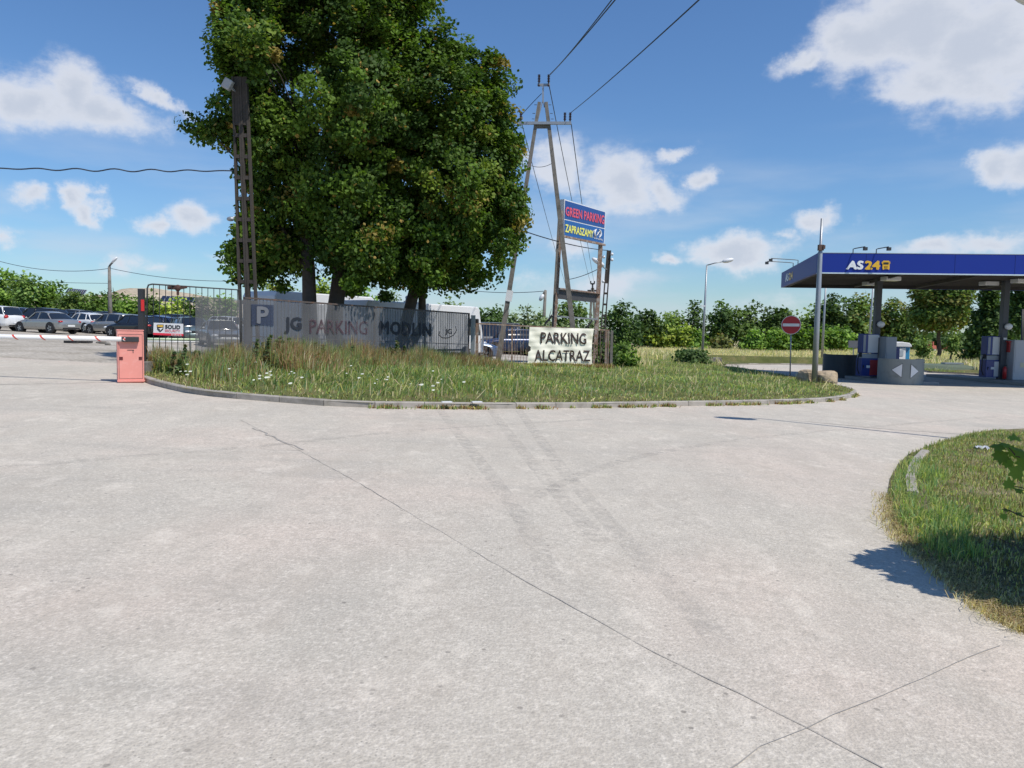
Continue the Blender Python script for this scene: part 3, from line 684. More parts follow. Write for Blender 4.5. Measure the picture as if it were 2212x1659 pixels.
def branch_mesh(base, top, r0, ells, nb=9, r1=.25):
    mb = MB(); base = Vector(base); top = Vector(top); H = top-base
    mid = [base+H*t+Vector((random.uniform(-.04, .04), random.uniform(-.04, .04), 0))*H.length for t in (.12, .33, .6, .85)]
    pts = [base-Vector((0, 0, .15)), base+H*.02]+mid+[top]; rs = [r0*1.35, r0*1.12, r0*.95, r0*.82, r0*.55, r0*.32, r0*.12]
    mb.tube(pts, rs, 10)
    for i in range(nb):
        t = random.uniform(.3, .9); a = base+H*t; e = random.choice(ells); c = Vector(e[0]); d = Vector((random.uniform(-1, 1), random.uniform(-1, 1), random.uniform(-.3, .9))); d = Vector((d.x*e[1][0], d.y*e[1][1], d.z*e[1][2]))*.7
        b = c+d; m = a.lerp(b, .5)+Vector((0, 0, .12*(b-a).length)); rr = r0*.38*(1.1-t); mb.tube([a, m, b], [rr, rr*.6, rr*.2], 6)
    return mb

V, F, t = leaves_arrays(WEEDS[:, :3], WEEDS[:, 3], 16, .075, np.array([-4., 26., -3.]), np.array([(0.13, .19, .085), (0.09, .14, .05), (0.20, .2, .1), (.26, .17, .10)])[RS.choice(4, len(WEEDS), p=[.35, .3, .2, .15])])
tag(fast_mesh('leafy_weeds', V, F, M_LEAF, t), 'leafy grey green weed stems standing up in front of the mesh banner', 'weeds', kind='stuff')
# ---- three big maples by the fence
LG1 = (0.105, 0.18, 0.024); LG2 = (0.055, 0.105, 0.018); LG3 = (0.165, 0.23, 0.033); LBR = (0.42, 0.28, 0.08)
def px_ell(px, py, Y, rw, rh, rd): c = P(px, py, Y); s = FPX/Y; return ((c.x, c.y, c.z), (rw/s, rd, rh/s))
def maple(name, label, trunks, ells, ncl, per=135, size=.102):
    base = trunks[0][0]; o = empty(name, base, label, 'tree')
    for (b, t, r) in trunks: branch_mesh(b, t, r, ells, 10).build('trunk', M_BARK, o, smooth=True)
    cen = crown_points(ells, ncl, .62); rad = RS.uniform(.24, .72, ncl); ex = RS.rand(ncl) < .10; cen0 = np.array(np.mean([e[0] for e in ells], 0)); cen[ex] = cen0+(cen[ex]-cen0)*1.07; rad[ex] *= .6; cc_ = np.array(np.mean([e[0] for e in ells], 0))
    tc_ = np.array([LG1, LG2, LG3])[RS.choice(3, ncl, p=[.5, .42, .08])]*RS.uniform(.8, 1.15, (ncl, 1))
    br = (RS.rand(ncl) < .03) ; tc_[br] = tc_[br]*.45+np.array(LBR)*.6
    V, F, t = leaves_arrays(cen, rad, per, size, cc_, tc_)
    k = RS.rand(len(F)//2) < .018; kk = np.repeat(k, 6); t[kk] = np.array(LBR)*RS.uniform(.8, 1.3, (kk.sum(), 1))
    V = V-np.array(base)
    cr_ = fast_mesh('crown', V, F, M_LEAF, t, o); return o
def gz(v, dz=0): return Vector((v.x, v.y, hgt(v.x, v.y)+dz))
def TR(px, py, Y): return P(px, py, Y)
b1 = gz(P(668, 700, 26)); b2 = gz(P(737, 700, 26.6)); b3 = gz(P(885, 700, 28.7))
maple('maple_tree', 'leafy maple at the left of the clump, its trunk beside the ladder pole',
      [(b1, TR(625, 130, 26.5), .26), (TR(650, 420, 26.2), TR(690, 240, 26), .14)],
      [px_ell(575,85,26,88,95,2.2), px_ell(548,95,23.4,50,58,.9), px_ell(540,250,26,60,75,1.5), px_ell(600,330,26.3,75,120,2.0), px_ell(600,510,26.5,70,95,2.0), px_ell(456,282,25.5,46,26,.7), px_ell(500,125,25.5,30,60,1.0), px_ell(615,-60,26,105,120,2.5), px_ell(540,560,26,35,55,1.2)], 640)
maple('maple_tree', 'tallest dense maple in the middle of the clump, with a thick straight dark trunk',
      [(b2, TR(790, 60, 26.6), .30), (TR(745, 560, 26.6), TR(700, 300, 26.8), .16)],
      [px_ell(760,60,26.5,120,110,2.6), px_ell(770,250,26,125,130,3.0), px_ell(760,450,26.4,110,130,2.8), px_ell(780,560,26.8,95,62,2.4), px_ell(850,-20,27,80,90,2.4), px_ell(690,-80,27,120,120,2.5)], 820)
maple('maple_tree', 'wide maple at the right of the clump with a forked leaning trunk',
      [(b3, TR(900, 250, 28), .25), (gz(P(888, 700, 28.9), .9), TR(1010, 380, 28.5), .17)],
      [px_ell(930,230,27.5,125,120,2.8), px_ell(1028,250,28,70,105,1.8), px_ell(860,330,27.2,70,120,2.2), px_ell(850,150,27,70,90,2.2), px_ell(965,120,27.3,62,48,1.6), px_ell(1000,400,28,120,120,3.0), px_ell(900,520,28,130,95,2.8), px_ell(1060,480,28.3,75,110,1.8), px_ell(1070,165,28.2,38,52,.9), px_ell(940,592,28.0,120,40,2.0), px_ell(820,590,27.4,60,35,1.6), px_ell(1092,300,28.5,38,90,1.0), px_ell(1108,440,28.5,26,60,.8)], 900)

# ---- ordinary trees and bushes, one prototype shape per kind, each its own object
def far_tree(name, label, px, ytop, wpx, Y, tints, kind='round', group=None, ncl=None, leaf=None, trunk_px=0, cat='tree', brown=0.0, zb=None):
    wpx = wpx*(1.12 if kind == 'round' else 1.1) if trunk_px == 0 else wpx; s = FPX/Y; g = P(px, 730, Y); bz = hgt(g.x, g.y)-.05 if zb is None else zb; top = P(px, ytop, Y).z; H = top-bz; Wd = wpx/s/2
    base = Vector((g.x, Y, bz)); o = empty(name, base, label, cat, group); ells = []
    clear = trunk_px/s
    if kind == 'round':
        nl = random.randint(6, 8)
        for i in range(nl):
            a = random.uniform(0, 6.28); q = random.uniform(.15, .5); rr = random.uniform(.38, .55)*Wd
            zz = bz+clear+(H-clear)*random.uniform(.25, .78)
            ells.append(((g.x+math.cos(a)*Wd*q*1.1, Y+math.sin(a)*Wd*q, zz), (rr, rr, min(rr, (H-clear)*.26))))
        ells.append(((g.x, Y, bz+clear+(H-clear)*.52), (Wd*.8, Wd*.7, (H-clear)*.50)))
        ells.append(((g.x+random.uniform(-.2, .2)*Wd, Y, bz+clear+(H-clear)*.8), (Wd*.4, Wd*.4, (H-clear)*.2)))
        ells.append(((g.x, Y, bz+clear+(H-clear)*.28), (Wd*.85, Wd*.7, (H-clear)*.28)))
    elif kind == 'spiky':
        for i in range(random.randint(6, 9)):
            xx = random.uniform(-.8, .8)*Wd; hh = H*random.uniform(.55, 1.0)*(1-.25*abs(xx)/Wd)
            ells.append(((g.x+xx, Y+random.uniform(-.5, .5)*Wd, bz+hh*.5), (Wd*random.uniform(.13, .24), Wd*.22, hh*.5)))
        ells.append(((g.x, Y, bz+H*.3), (Wd*.9, Wd*.6, H*.3)))
    elif kind == 'cone':
        for i in range(7):
            t = i/6; ells.append(((g.x, Y, bz+clear+(H-clear)*(.08+.86*t)), (Wd*(1-.88*t), Wd*(1-.88*t), (H-clear)*.11)))
    elif kind == 'column':
        ells = [((g.x, Y, bz+clear+(H-clear)*.5), (Wd*.8, Wd*.8, (H-clear)*.5)), ((g.x+Wd*.3, Y, bz+clear+(H-clear)*.35), (Wd*.6, Wd*.6, (H-clear)*.3))]
    lf = leaf or max(.10, .0033*Y); area = sum(e[1][0]*e[1][2] for e in ells)
    n = int((ncl or 0)*1.6) or int(min(1500, max(60, area*1.7/(lf*lf)*.24)))
    cen = crown_points(ells, n, .6); cen[:, 2] = np.maximum(cen[:, 2], bz+.15); rad = RS.uniform(.8, 1.6, n)*lf*2.6
    ti = (.95 if tints is TD else 1.2)*random.uniform(.82, 1.18)*np.array(tints)[RS.choice(len(tints), n)]*RS.uniform(.8, 1.5, (n, 1))
    if brown: q = RS.rand(n) < brown; ti[q] = ti[q]*.5+np.array((.22, .15, .05))*.6
    V, F, t = leaves_arrays(cen, rad, 22, lf, np.array([g.x, Y, bz+H*.45]), ti)
    fast_mesh('crown', V-np.array(base), F, M_LEAF, t, o)
    if cat != 'bush' or H > 1.2:
        r0 = max(.06, H*.024)
        branch_mesh(base, base+Vector((0, 0, H*.8)), r0, ells, 4).build('trunk' if cat == 'tree' else 'stem', M_BARK, o, smooth=True)
    return o
TD = [(0.065, 0.115, 0.03), (0.09, 0.145, 0.038), (0.05, 0.09, 0.027)]
TM = [(0.11, 0.17, 0.04), (0.08, 0.135, 0.035), (0.145, 0.2, 0.055)]
TY = [(0.27, 0.31, 0.06), (0.22, 0.28, 0.05), (0.16, 0.22, 0.04)]
TB = [(0.16, 0.25, 0.045), (0.12, 0.2, 0.035), (0.085, 0.15, 0.03)]
TS = [(0.16, 0.21, 0.10), (0.12, 0.17, 0.07), (0.2, 0.24, 0.12)]
GH = 'bushes and trees along the far side of the car park'
left = [  # px, top, width, Y, tints, kind, label
 (10,582,110,88,TB,'round','broad green tree at the far left edge above the parked cars'),
 (62,590,90,84,TM,'round','rounded green tree second from the left above the parked cars'),
 (112,600,80,86,TB,'round','lower rounded tree just left of the solar panels'),
 (152,630,60,82,TM,'round','low bush in front of the solar panels, above the silver saloon'),
 (182,604,46,84,TS,'spiky','thin bush with two feathery tips above the white hatchback'),
 (212,636,60,82,TB,'round','low green bush between the feathery bush and the grey lamp post'),
 (246,598,52,85,TM,'spiky','spiky bush directly behind the grey lamp post'),
 (285,632,70,82,TB,'round','bush between the lamp post and the black gate post'),
 (330,634,66,82,TM,'round','bush seen through the left end of the gate bars'),
 (378,646,70,80,TY,'round','yellow green bush seen through the middle of the gate bars'),
 (430,640,70,80,TM,'round','green bush behind the left end of the grey banner'),
 (485,636,60,78,TB,'round','green bush behind the pole end of the grey banner')]
for (px, yt, w, Y_, ti, kd, lb) in left: far_tree('bush', lb, px, yt, w, Y_, ti, kd, GH, cat='bush')
GM = 'pale green willow shrubs behind the maple clump'
for (px, yt, w, Y_, ti, kd, lb) in [
 (590,588,80,60,TY,'round','pale yellow green shrub between the lattice pole and the first maple trunk'),
 (700,594,70,62,TY,'round','pale yellow green shrub between the two left maple trunks'),
 (780,612,90,60,TB,'round','yellow green shrub right of the middle maple trunk, above the white van'),
 (840,626,70,66,TS,'round','silvery green shrub above the minibus roof, left of the forked maple'),
 (975,640,70,70,TS,'round','silvery shrub showing in the fork of the right maple'),
 (1062,658,90,62,TD,'round','dark shrub just right of the white minibus nose'),
 (1100,644,90,58,TS,'spiky','silvery shrub behind the left leg of the power pole'),
 (1140,628,80,58,TS,'spiky','tall feathery shrub between the legs of the power pole'),
 (1190,642,90,58,TS,'spiky','silvery shrub behind the left post of the billboard'),
 (1232,640,84,60,TM,'round','green shrub behind the billboard frame'),
 (1278,648,80,58,TS,'spiky','feathery shrub behind the right post of the billboard')]:
    far_tree('shrub', lb, px, yt, w, Y_, ti, kd, GM, cat='bush')
GT = 'trees of the treeline beyond the meadow'
for (px, yt, w, Y_, ti, kd, lb, cat) in [
 (1340,652,96,52,TD,'round','dark bushy tree standing right of the lattice pole by the fence end','tree'),
 (1352,735,60,37,TB,'round','bright green bush at the end post of the rusty fence','bush'),
 (1312,745,44,36.2,TD,'round','small dark bush squeezed behind the fence end','bush'),
 (1400,672,80,70,TD,'round','dark tree left of the yellow bush in the treeline','tree'),
 (1452,668,70,84,TM,'round','rounded tree behind the yellow bush','tree'),
 (1424,688,84,64,TY,'round','bright yellow green bush at the edge of the meadow','bush'),
 (1478,705,50,70,TY,'round','smaller yellow bush right of the bright yellow one','bush'),
 (1498,645,76,90,TD,'cone','dark pointed tree left of the street lamp','tree'),
 (1500,712,46,68,TB,'round','low green bush at the left of the street lamp pole','bush'),
 (1555,650,90,95,TD,'round','dark rounded tree behind the street lamp pole','tree'),
 (1612,655,86,96,TM,'round','rounded tree half way between the street lamp and the no entry sign','tree'),
 (1665,654,86,95,TD,'round','dark rounded tree left of the no entry sign','tree'),
 (1706,668,70,94,TM,'round','dark tree hidden behind the no entry sign','tree'),
 (1556,728,40,66,[(0.13,0.14,0.05),(0.1,0.12,0.04)],'round','small brownish bush in the straw meadow right of the street lamp','bush'),
 (1632,716,60,68,TB,'round','bright green bush in the meadow with bare stems below','bush'),
 (1682,708,54,68,TB,'round','taller bright bush left of the no entry sign pole','bush'),
 (1722,702,56,70,TB,'round','bright bush right of the no entry sign pole','bush'),
 (1775,655,80,92,TM,'round','tree rising behind the tall grey pole','tree'),
 (1742,690,44,80,TD,'round','small dark tree between the sign and the grey pole','tree'),
 (1800,640,110,88,TD,'round','broad tree under the left corner of the canopy','tree'),
 (1850,636,90,84,TM,'round','brown tinged tree left of the first canopy column','tree'),
 (1812,704,70,66,TB,'round','bright low bush under the canopy, left of the grey sign back','bush'),
 (1768,712,40,66,TB,'round','bright low bush behind the grey pole','bush'),
 (1920,646,90,86,TM,'round','tree right of the first canopy column above the toilet','tree'),
 (1955,660,50,92,TD,'round','dark tree left of the single maple under the canopy','tree'),
 (2175,640,60,80,TD,'round','dark leaves hanging behind the second canopy column','tree')]:
    nm = 'meadow_bush' if cat == 'bush' else 'tree'
    Y_ = 98 if 63 < Y_ < 73 else (118 if 79 < Y_ < 97 and px < 1990 else Y_)
    far_tree(nm, lb, px, yt, w, Y_, ti, kd, GT, cat=cat, brown=.25 if 'brown' in lb or px in (1920,) else 0, ncl=None)
far_tree('maple_tree', 'single maple with a forked dark trunk standing in the meadow between the canopy columns', 2028, 585, 140, 76, TM, 'round', trunk_px=62, brown=.3, ncl=560)
far_tree('spruce_tree', 'dark tree with drooping boughs just left of the second canopy column', 2132, 600, 84, 66, TD, 'cone', ncl=560, trunk_px=0)
far_tree('tree', 'dark overhanging tree at the right edge beyond the canopy', 2215, 600, 90, 60, TD, 'round', trunk_px=70, ncl=380)
far_tree('young_tree', 'thin young tree right of the single maple trunk', 2056, 702, 20, 64, TM, 'column', trunk_px=26, ncl=26, leaf=.14)
far_tree('young_tree', 'thin young tree left of the single maple trunk', 1996, 733, 26, 58, TM, 'column', trunk_px=22, ncl=26, leaf=.14)
far_tree('meadow_bush', 'leafy elder bush growing round the foot of the street lamp', 1500, 757, 80, 47, [(0.09, 0.14, 0.05), (0.06, 0.10, 0.03)], 'round', cat='bush', ncl=60)

# ================================================================== FAR LAND
def ridge(name, pts, Yn, Yf, m, zb=-1.5):
    """a long low hill: crest points (px, py) at distance Yf, foot at Yn"""
    mb = MB(); n = len(pts); rows = []
    for j, (t, q) in enumerate(((0, 0), (.3, .35), (.65, .8), (1, 1), (1.3, .85), (2, 0))):
        row = []
        for (px, py) in pts:
            c = P(px, py, Yf); d = Yn+(Yf-Yn)*t; g = hgt(c.x, 0)-.3; row.append(Vector((c.x*d/Yf, d, g+(c.z-g)*q+random.uniform(-.12, .12)*(c.z-g)*(0 < t < 1.5)*.4)))
        rows += row
    fs = [(j*n+i, j*n+i+1, (j+1)*n+i+1, (j+1)*n+i) for j in range(5) for i in range(n-1)]
    mb.add(rows, fs); return tag(mb.build(name, m, smooth=True), kind='structure')
ridge('sand_bank', [(-60, 665), (60, 655), (110, 648), (160, 640), (230, 634), (262, 623), (280, 620), (300, 620), (330, 623), (370, 626), (410, 630), (450, 640), (520, 652), (580, 668), (640, 690)], 105, 140, M_SAND)
ridge('hills', [(1700, 730), (1800, 722), (1880, 718), (1940, 712), (1975, 716), (2040, 728), (2100, 729), (2200, 727), (2300, 722), (2500, 730)], 260, 420, M_HILL)
ridge('hills', [(1100, 722), (1300, 716), (1450, 718), (1600, 720), (1750, 726)], 260, 420, M_HILL)
# far woods: one mass nobody could count
n = 420; px_ = RS.uniform(1930, 2330, n); d = RS.uniform(118, 230, n); cen = np.array([P(a, 730+RS.uniform(0, 16)*120/b, b)[:] for a, b in zip(px_, d)])
V, F, t = leaves_arrays(cen, d*.009, 34, .75, np.array([60, 170, -3.]), np.array(TD)[RS.choice(3, n)]*RS.uniform(.8, 1.5, (n, 1)))
tag(fast_mesh('far_woods', V, F, M_LEAF, t), 'low dark woods closing the view at the far right', 'woods', kind='stuff')
# solar panels on the bank
M_PV = mat('solar_glass', (0.02, 0.03, 0.06), 0.15, var=.2, scale=1)
def solar(px0, px1, py0, py1, Y_, label):
    a, b = P(px0, py0, Y_), P(px1, py1, Y_); o = empty('solar_array', (a+b)/2, label, 'solar panels', 'solar panel rows on the sandy bank')
    t = (b-a).normalized(); upv = Vector((0, .42, .36)); q = MB(); n = 9; fr = MB()
    for i in range(n):
        p = a.lerp(b, i/n); r = a.lerp(b, (i+.93)/n); q.prism([p, r, r+upv*2.2, p+upv*2.2], (0, .04, -.04))
        fr.beam(r+t*.06, r+t*.06+upv*2.2, .12, .06)
    q.build('panel', M_PV, o); fr.build('frame', M_STEEL, o)
    lg = MB()
    for i in range(0, n+1, 2):
        p = a.lerp(b, i/n); lg.beam(p+Vector((0, .3, 0)), p+Vector((0, .3, -2.6)), .1, .1)
    lg.build('support', M_STEEL, o)
solar(140, 180, 633, 637, 118, 'small row of dark solar panels showing above the bushes left of the lamp post')
solar(345, 425, 650, 654, 112, 'row of dark solar panels seen through the gate bars below the sand')
# houses
def house(px, ytop, ybot, wpx, Y_, label, turn):
    s = FPX/Y_; g = P(px, ybot, Y_); w = wpx/s; H = (ybot-ytop)/s; o = empty('house', g, label, 'house')
    mw = mat('house_plaster', (0.55, 0.5, 0.42), .8); mr_ = mat('red_roof', (0.42, 0.12, 0.075), .8, var=.2)
    Rz = Matrix.Rotation(turn, 3, 'Z'); L_ = w*1.2
    def T(x_, y_, z_): return g+Rz @ Vector((x_, y_, z_))
    MB().box(g+Vector((0, 0, H*.25-1)), (w*.9, L_*.9, H*.5+2), turn).build('wall', mw, o)
    MB().prism([T(-w/2, -L_/2, H*.5), T(w/2, -L_/2, H*.5), T(0, -L_/2, H)], Rz @ Vector((0, L_, 0))).build('roof', mr_, o)
    MB().box(T(w*.15, 0, H*.95), (.6, .6, 1.2), turn).build('chimney', mr_, o)
house(2010, 746, 760, 17, 112, 'small red roofed house just left of the single maple trunk', .9)
house(2046, 750, 760, 16, 116, 'small red roofed house just right of the single maple trunk', -.8)

# ================================================================== BARRIER
M_PINK = mat('faded_red_paint', (0.78, 0.30, 0.245), .5, var=.07, scale=5, stain=(0.80, 0.40, 0.34), stain_amt=.35, stain_scale=5)
g = G(274, 827); bx = empty('barrier_gate', g, 'faded red parking barrier with a white boom carrying narrow red stripes', 'barrier')
sB = FPX/g.y; bw, bh = 52/sB, 113/sB; tz = R(30)
mb = MB().box(g+Vector((0, .18, bh/2)), (bw, .36, bh), tz); mb.build('cabinet', M_PINK, bx, bevel=.02)
Rz = Matrix.Rotation(tz, 3, 'Z')
def bl(x_, y_, z_): return g+Vector((0, .18, 0))+Rz @ Vector((x_, y_, z_))
MB().box(bl(0, 0, bh+.008), (bw+.012, .38, .025), tz).build('lid', M_PINK, bx, bevel=.006)
MB().box(bl(-.01, -.23, bh-.20), (.36, .10, .12), tz).build('boom_bracket', M_DARKSTEEL, bx, bevel=.01)
for xx in (-bw*.36, bw*.36):
    MB().box(bl(xx, -.183, bh*.47), (.07, .012, .07), tz).build('reflector', mat('dark_red_reflector', (0.12, .02, .02), .3), bx)
MB().box(bl(0, -.183, bh*.63), (.14, .01, .012), tz).box(bl(.05, -.183, bh*.60), (.012, .01, .07), tz).build('keyhole', M_DARKSTEEL, bx)
ds = MB()
for (u0, w0, u1, w1) in ((-bw*.44, .1, -bw*.44, bh*.93), (bw*.44, .1, bw*.44, bh*.93), (-bw*.44, bh*.93, bw*.44, bh*.93), (-bw*.44, .1, bw*.44, .1)): ds.beam(bl(u0, -.1825, w0), bl(u1, -.1825, w1), .006, .004)
ds.build('door_seam', M_DARKSTEEL, bx)
MB().box(bl(0, -.19, .05), (bw+.02, .03, .04), tz).build('base_plate', M_PINK, bx)
def boom_mat():
    m = mat('boom_paint', (0.80, 0.80, 0.78), .35, var=.05); t = m.node_tree; L = t.links.new; b = t.nodes['Principled BSDF']
    tcn = t.nodes.new('ShaderNodeTexCoord'); sx = t.nodes.new('ShaderNodeSeparateXYZ'); L(tcn.outputs['Object'], sx.inputs[0])
    def mth(op, a, bq):
        n = t.nodes.new('ShaderNodeMath'); n.operation = op
        for i, v in enumerate((a, bq)):
            if isinstance(v, (int, float)): n.inputs[i].default_value = v
            else: L(v, n.inputs[i])
        return n.outputs[0]
    q = mth('ADD', sx.outputs[0], mth('MULTIPLY', sx.outputs[2], 1.0)); q = mth('MODULO', mth('ADD', q, 60.0+.36), .62)
    f = mth('LESS_THAN', q, .05); x_ = t.nodes.new('ShaderNodeMix'); x_.data_type = 'RGBA'; L(f, x_.inputs['Factor'])
    src = b.inputs['Base Color'].links[0].from_socket; L(src, x_.inputs['A']); x_.inputs['B'].default_value = (.58, .07, .045, 1); L(x_.outputs['Result'], b.inputs['Base Color']); return m
a = bl(-.10, -.25, bh-.20); bq = a+Vector((-6.2, -.15, .02)); bo = MB().tube([a, bq], .058, 14)
bo_ = bo.build('boom', boom_mat(), bx, smooth=True)

# gate post, gate, ground block
g = gz(P(306.5, 700, 19.6)); gp = empty('gate_post', g, 'black square gate post with a bright red reflective patch', 'post')
top = P(306.5, 624, 19.6); MB().box((g.x, g.y, (g.z+top.z)/2+.1), (.13, .13, top.z-g.z-.2)).build('shaft', M_DARKSTEEL, gp)
c = P(308, 659.5, 19.6-.07); MB().box((c.x+.0, c.y-.0, c.z), (.075, .02, .285)).build('reflector', mat('red_reflector', (0.72, .03, .03), .3, var=.05), gp)
MB().box((g.x+.02, g.y, g.z+.2), (.36, .36, .42)).build('concrete_base', M_CONC, gp, bevel=.02)

def zrow(A, B, t, z): p = A.lerp(B, t); return Vector((p.x, p.y, z))
gate = empty('sliding_gate', gz(FA), 'tall dark sliding gate of thin vertical bars with a rounded top corner', 'gate')
pl = (FA, FB); TLg, TRg = PL(318, 613, *pl), PL(520, 626.5, *pl); BLg, BRg = PL(316, 789, *pl), PL(520, 790, *pl)
mb = MB(); mb.tube([BLg, TLg+Vector((0, 0, -.12)), TLg+(TRg-TLg).normalized()*.03+Vector((0, 0, -.03)), TLg+(TRg-TLg).normalized()*.12, TRg, TRg-Vector((0, 0, 2))], .022, 8)
mb.tube([BLg, BRg], .03, 8); mb.tube([PL(302, 783, *pl), BLg], .02, 6); mb.tube([PL(302, 776, *pl), PL(316, 776, *pl)], .016, 6)
mb.build('frame', M_DARKSTEEL, gate, smooth=True)
mb = MB(); nb = 14
for i in range(1, nb+12):
    px = 318+i*13.3-(i*i*.02)
    if px > 515: break
    mb.tube([PL(px, 788, *pl), PL(px, 613+(px-318)*.067, *pl)], .0105, 5)
mb.build('bars', M_DARKSTEEL, gate)
mb = MB(); c = PL(384, 622, *pl, .03); mb.box(c+Vector((0, 0, -.06)), (.05, .05, .26)); mb.beam(c+Vector((-.27, 0, .0)), c+Vector((.02, 0, .0)), .05, .09); mb.beam(c+Vector((0, 0, -.02)), c+Vector((.24, 0, .03)), .06, .06); mb.ball(c, (.09, .05, .09), 8, 6)
mb.build('bracket', mat('old_rusty_bracket', (0.09, 0.045, 0.035), .8, var=.3), gate)
# security sign on the gate
so = empty('security_sign', PL(347, 712, *pl, .05), 'white security company sign with a yellow shield hanging on the gate bars', 'sign')
q = quad_on(pl, [(332, 697), (396, 699.5), (396, 726), (331, 723)], .05); MB_ = sheet(MB(), q, .01); MB_.build('board', mat('sign_white', (0.66, 0.67, 0.69), .4, var=.05), so)
M_SIGNRED = mat('sign_red', (0.68, 0.03, 0.06), .4, var=.05); M_SIGNBLK = mat('sign_black', (0.02, 0.02, 0.025), .5, var=.1)
sheet(MB(), quad_on(pl, [(331, 718.6), (396, 721.5), (396, 726), (331, 723.2)], .056), .004).build('red_band', M_SIGNRED, so)
text('lettering', 'SOLID', quad_on(pl, [(356.5, 701.3), (389.5, 702.6), (389.5, 711), (356.5, 709.6)], .052), M_SIGNBLK, so, .035, lift=.008)
text('lettering', 'SECURITY', quad_on(pl, [(356, 711.5), (389, 713), (389, 717.8), (356, 716.4)], .052), mat('sign_rose', (0.62, 0.08, 0.10), .5), so, .0, lift=.008)
def shp(pts, off): return [PL(x_, y_, *pl, off) for x_, y_ in pts]
shd = [(339, 701), (353.5, 701), (353, 711), (346.2, 717), (340, 711)]
MB().prism(shp(shd, .060), (0, -.004, 0)).build('shield', M_SIGNBLK, so)
MB().prism(shp([(340.3, 702.3), (352.2, 702.3), (352, 706.5), (340.5, 706.3)], .067), (0, -.003, 0)).build('shield_field', mat('sign_yellow', (0.68, 0.42, 0.06), .5), so)
MB().prism(shp([(341.3, 710), (351.5, 707.8), (351.3, 709.3), (345.5, 714.5), (346, 711)], .067), (0, -.003, 0)).build('shield_swoosh', M_WHITE, so)
text('lettering', '22 668 60 06', quad_on(pl, [(369, 721.2), (392, 722.3), (392, 725.2), (369, 724.2)], .060), M_WHITE, so, .02, lift=.006)
# second rail behind the gate
a, b = P(300, 732, 23), P(430, 733.5, 23.6); ro = empty('guard_rail', gz(a.lerp(b, .5)), 'long thin pale green and white rail seen through the gate', 'rail')
MB().tube([a, b], .035, 8).build('rail', mat('pale_green_paint', (0.55, 0.68, 0.45), .5), ro, smooth=True)
a2, b2 = a+Vector((0, 0, -.07)), b+Vector((0, 0, -.07)); MB().tube([a2, b2], .025, 8).build('rail', M_WHITE, ro, smooth=True)
for t in (.12, .85): p = a.lerp(b, t); MB().tube([gz(p), p], .03, 6).build('post', M_STEEL, ro)
# plank planters / kerb logs left of the barrier
for (px, py, w, lb) in [(155.5, 735.5, 28, 'black rubber block lying on the ground, left of the pair behind the boom'), (184, 735.5, 26, 'black rubber block lying on the ground, right of the pair behind the boom')]:
    p = G(px, py+6.5); s_ = FPX/p.y; o = tag(MB().box(p+Vector((0, 0, .13)), (w/s_, .35, .2)).build('rubber_block', M_BLACK, origin=p, bevel=.02), lb, 'rubber block')
for (px, py, r_) in [(222, 740, .14), (233, 743, .1), (212, 739, .08)]:
    p = G(px, py+3); rk = MB().ball(p+Vector((0, 0, r_*.5)), (r_*1.5, r_, r_), 9, 6)
    rk = rk.build('rubble_stone', M_CONC, origin=p, smooth=True); tag(rk, {222: 'largest grey rubble stone left of the barrier cabinet', 233: 'small grey rubble stone nearest the barrier cabinet', 212: 'smallest grey rubble stone beside the rubber blocks'}[px], 'stone')

# ================================================================== FENCE AND BANNERS
def fence(name, A, B, px0, px1, topf, botf, label, barstep, lattice=True, railm=M_FENCE, spikes=False):
    o = empty(name, gz(A), label, 'fence'); pl = (A, B); up = MB(); n = max(3, int((PL(px1, 700, *pl)-PL(px0, 700, *pl)).length/barstep))
    mb = MB(); T0, T1 = PL(px0, topf(px0), *pl), PL(px1, topf(px1), *pl); B0, B1 = PL(px0, botf(px0), *pl), PL(px1, botf(px1), *pl)
    mb.beam(T0, T1, .05, .05); mb.beam(B0, B1, .05, .04); mb.build('rail', railm, o)
    for i in range(n+1):
        t = i/n; up.tube([B0.lerp(B1, t), T0.lerp(T1, t)], .009, 5)
    if lattice:
        m0, m1 = B0.lerp(T0, .42), B1.lerp(T1, .42)
        mb2 = MB().tube([m0, m1], .012, 5); k = max(2, n//5)
        for i in range(k):
            a, b = i/k, (i+1)/k; up.tube([B0.lerp(B1, a), m0.lerp(m1, b)], .007, 4); up.tube([m0.lerp(m1, a), B0.lerp(B1, b)], .007, 4)
        mb2.build('mid_rail', railm, o)
    if spikes:
        for i in range(0, n, 2):
            p = B0.lerp(B1, (i+.5)/n).lerp(T0.lerp(T1, (i+.5)/n), .55); up.tube([p-Vector((.0, 0, .5)), p, p+Vector((.12, 0, .2))], .01, 5)
    up.build('bars', railm, o); 
    for i in range(5):
        t = i/4; g_ = gz(A.lerp(B, t)) if False else None
        b_, t_ = B0.lerp(B1, t), T0.lerp(T1, t); MB().box(((b_+t_)/2+Vector((0, .05, -.15))), (.07, .07, (t_-b_).length+.35)).build('post', railm, o)
    return o
f1top = lambda px: 643.5+(px-530)*.0705; f1bot = lambda px: 786+(px-530)*.012
fence('bar_fence', F1, F2, 528, 1012, f1top, f1bot, 'long rusty bar fence with crossed lower bars behind the grey mesh banner', .125)
f2top = lambda px: 699+(px-1031)*.0505; f2bot = lambda px: 793+(px-1031)*.01
fence('bar_fence', F3, F4, 1031, 1314, f2top, f2bot, 'rusty low bar fence with bent spikes carrying the cream banner', .14, lattice=False, railm=M_RUST, spikes=True)
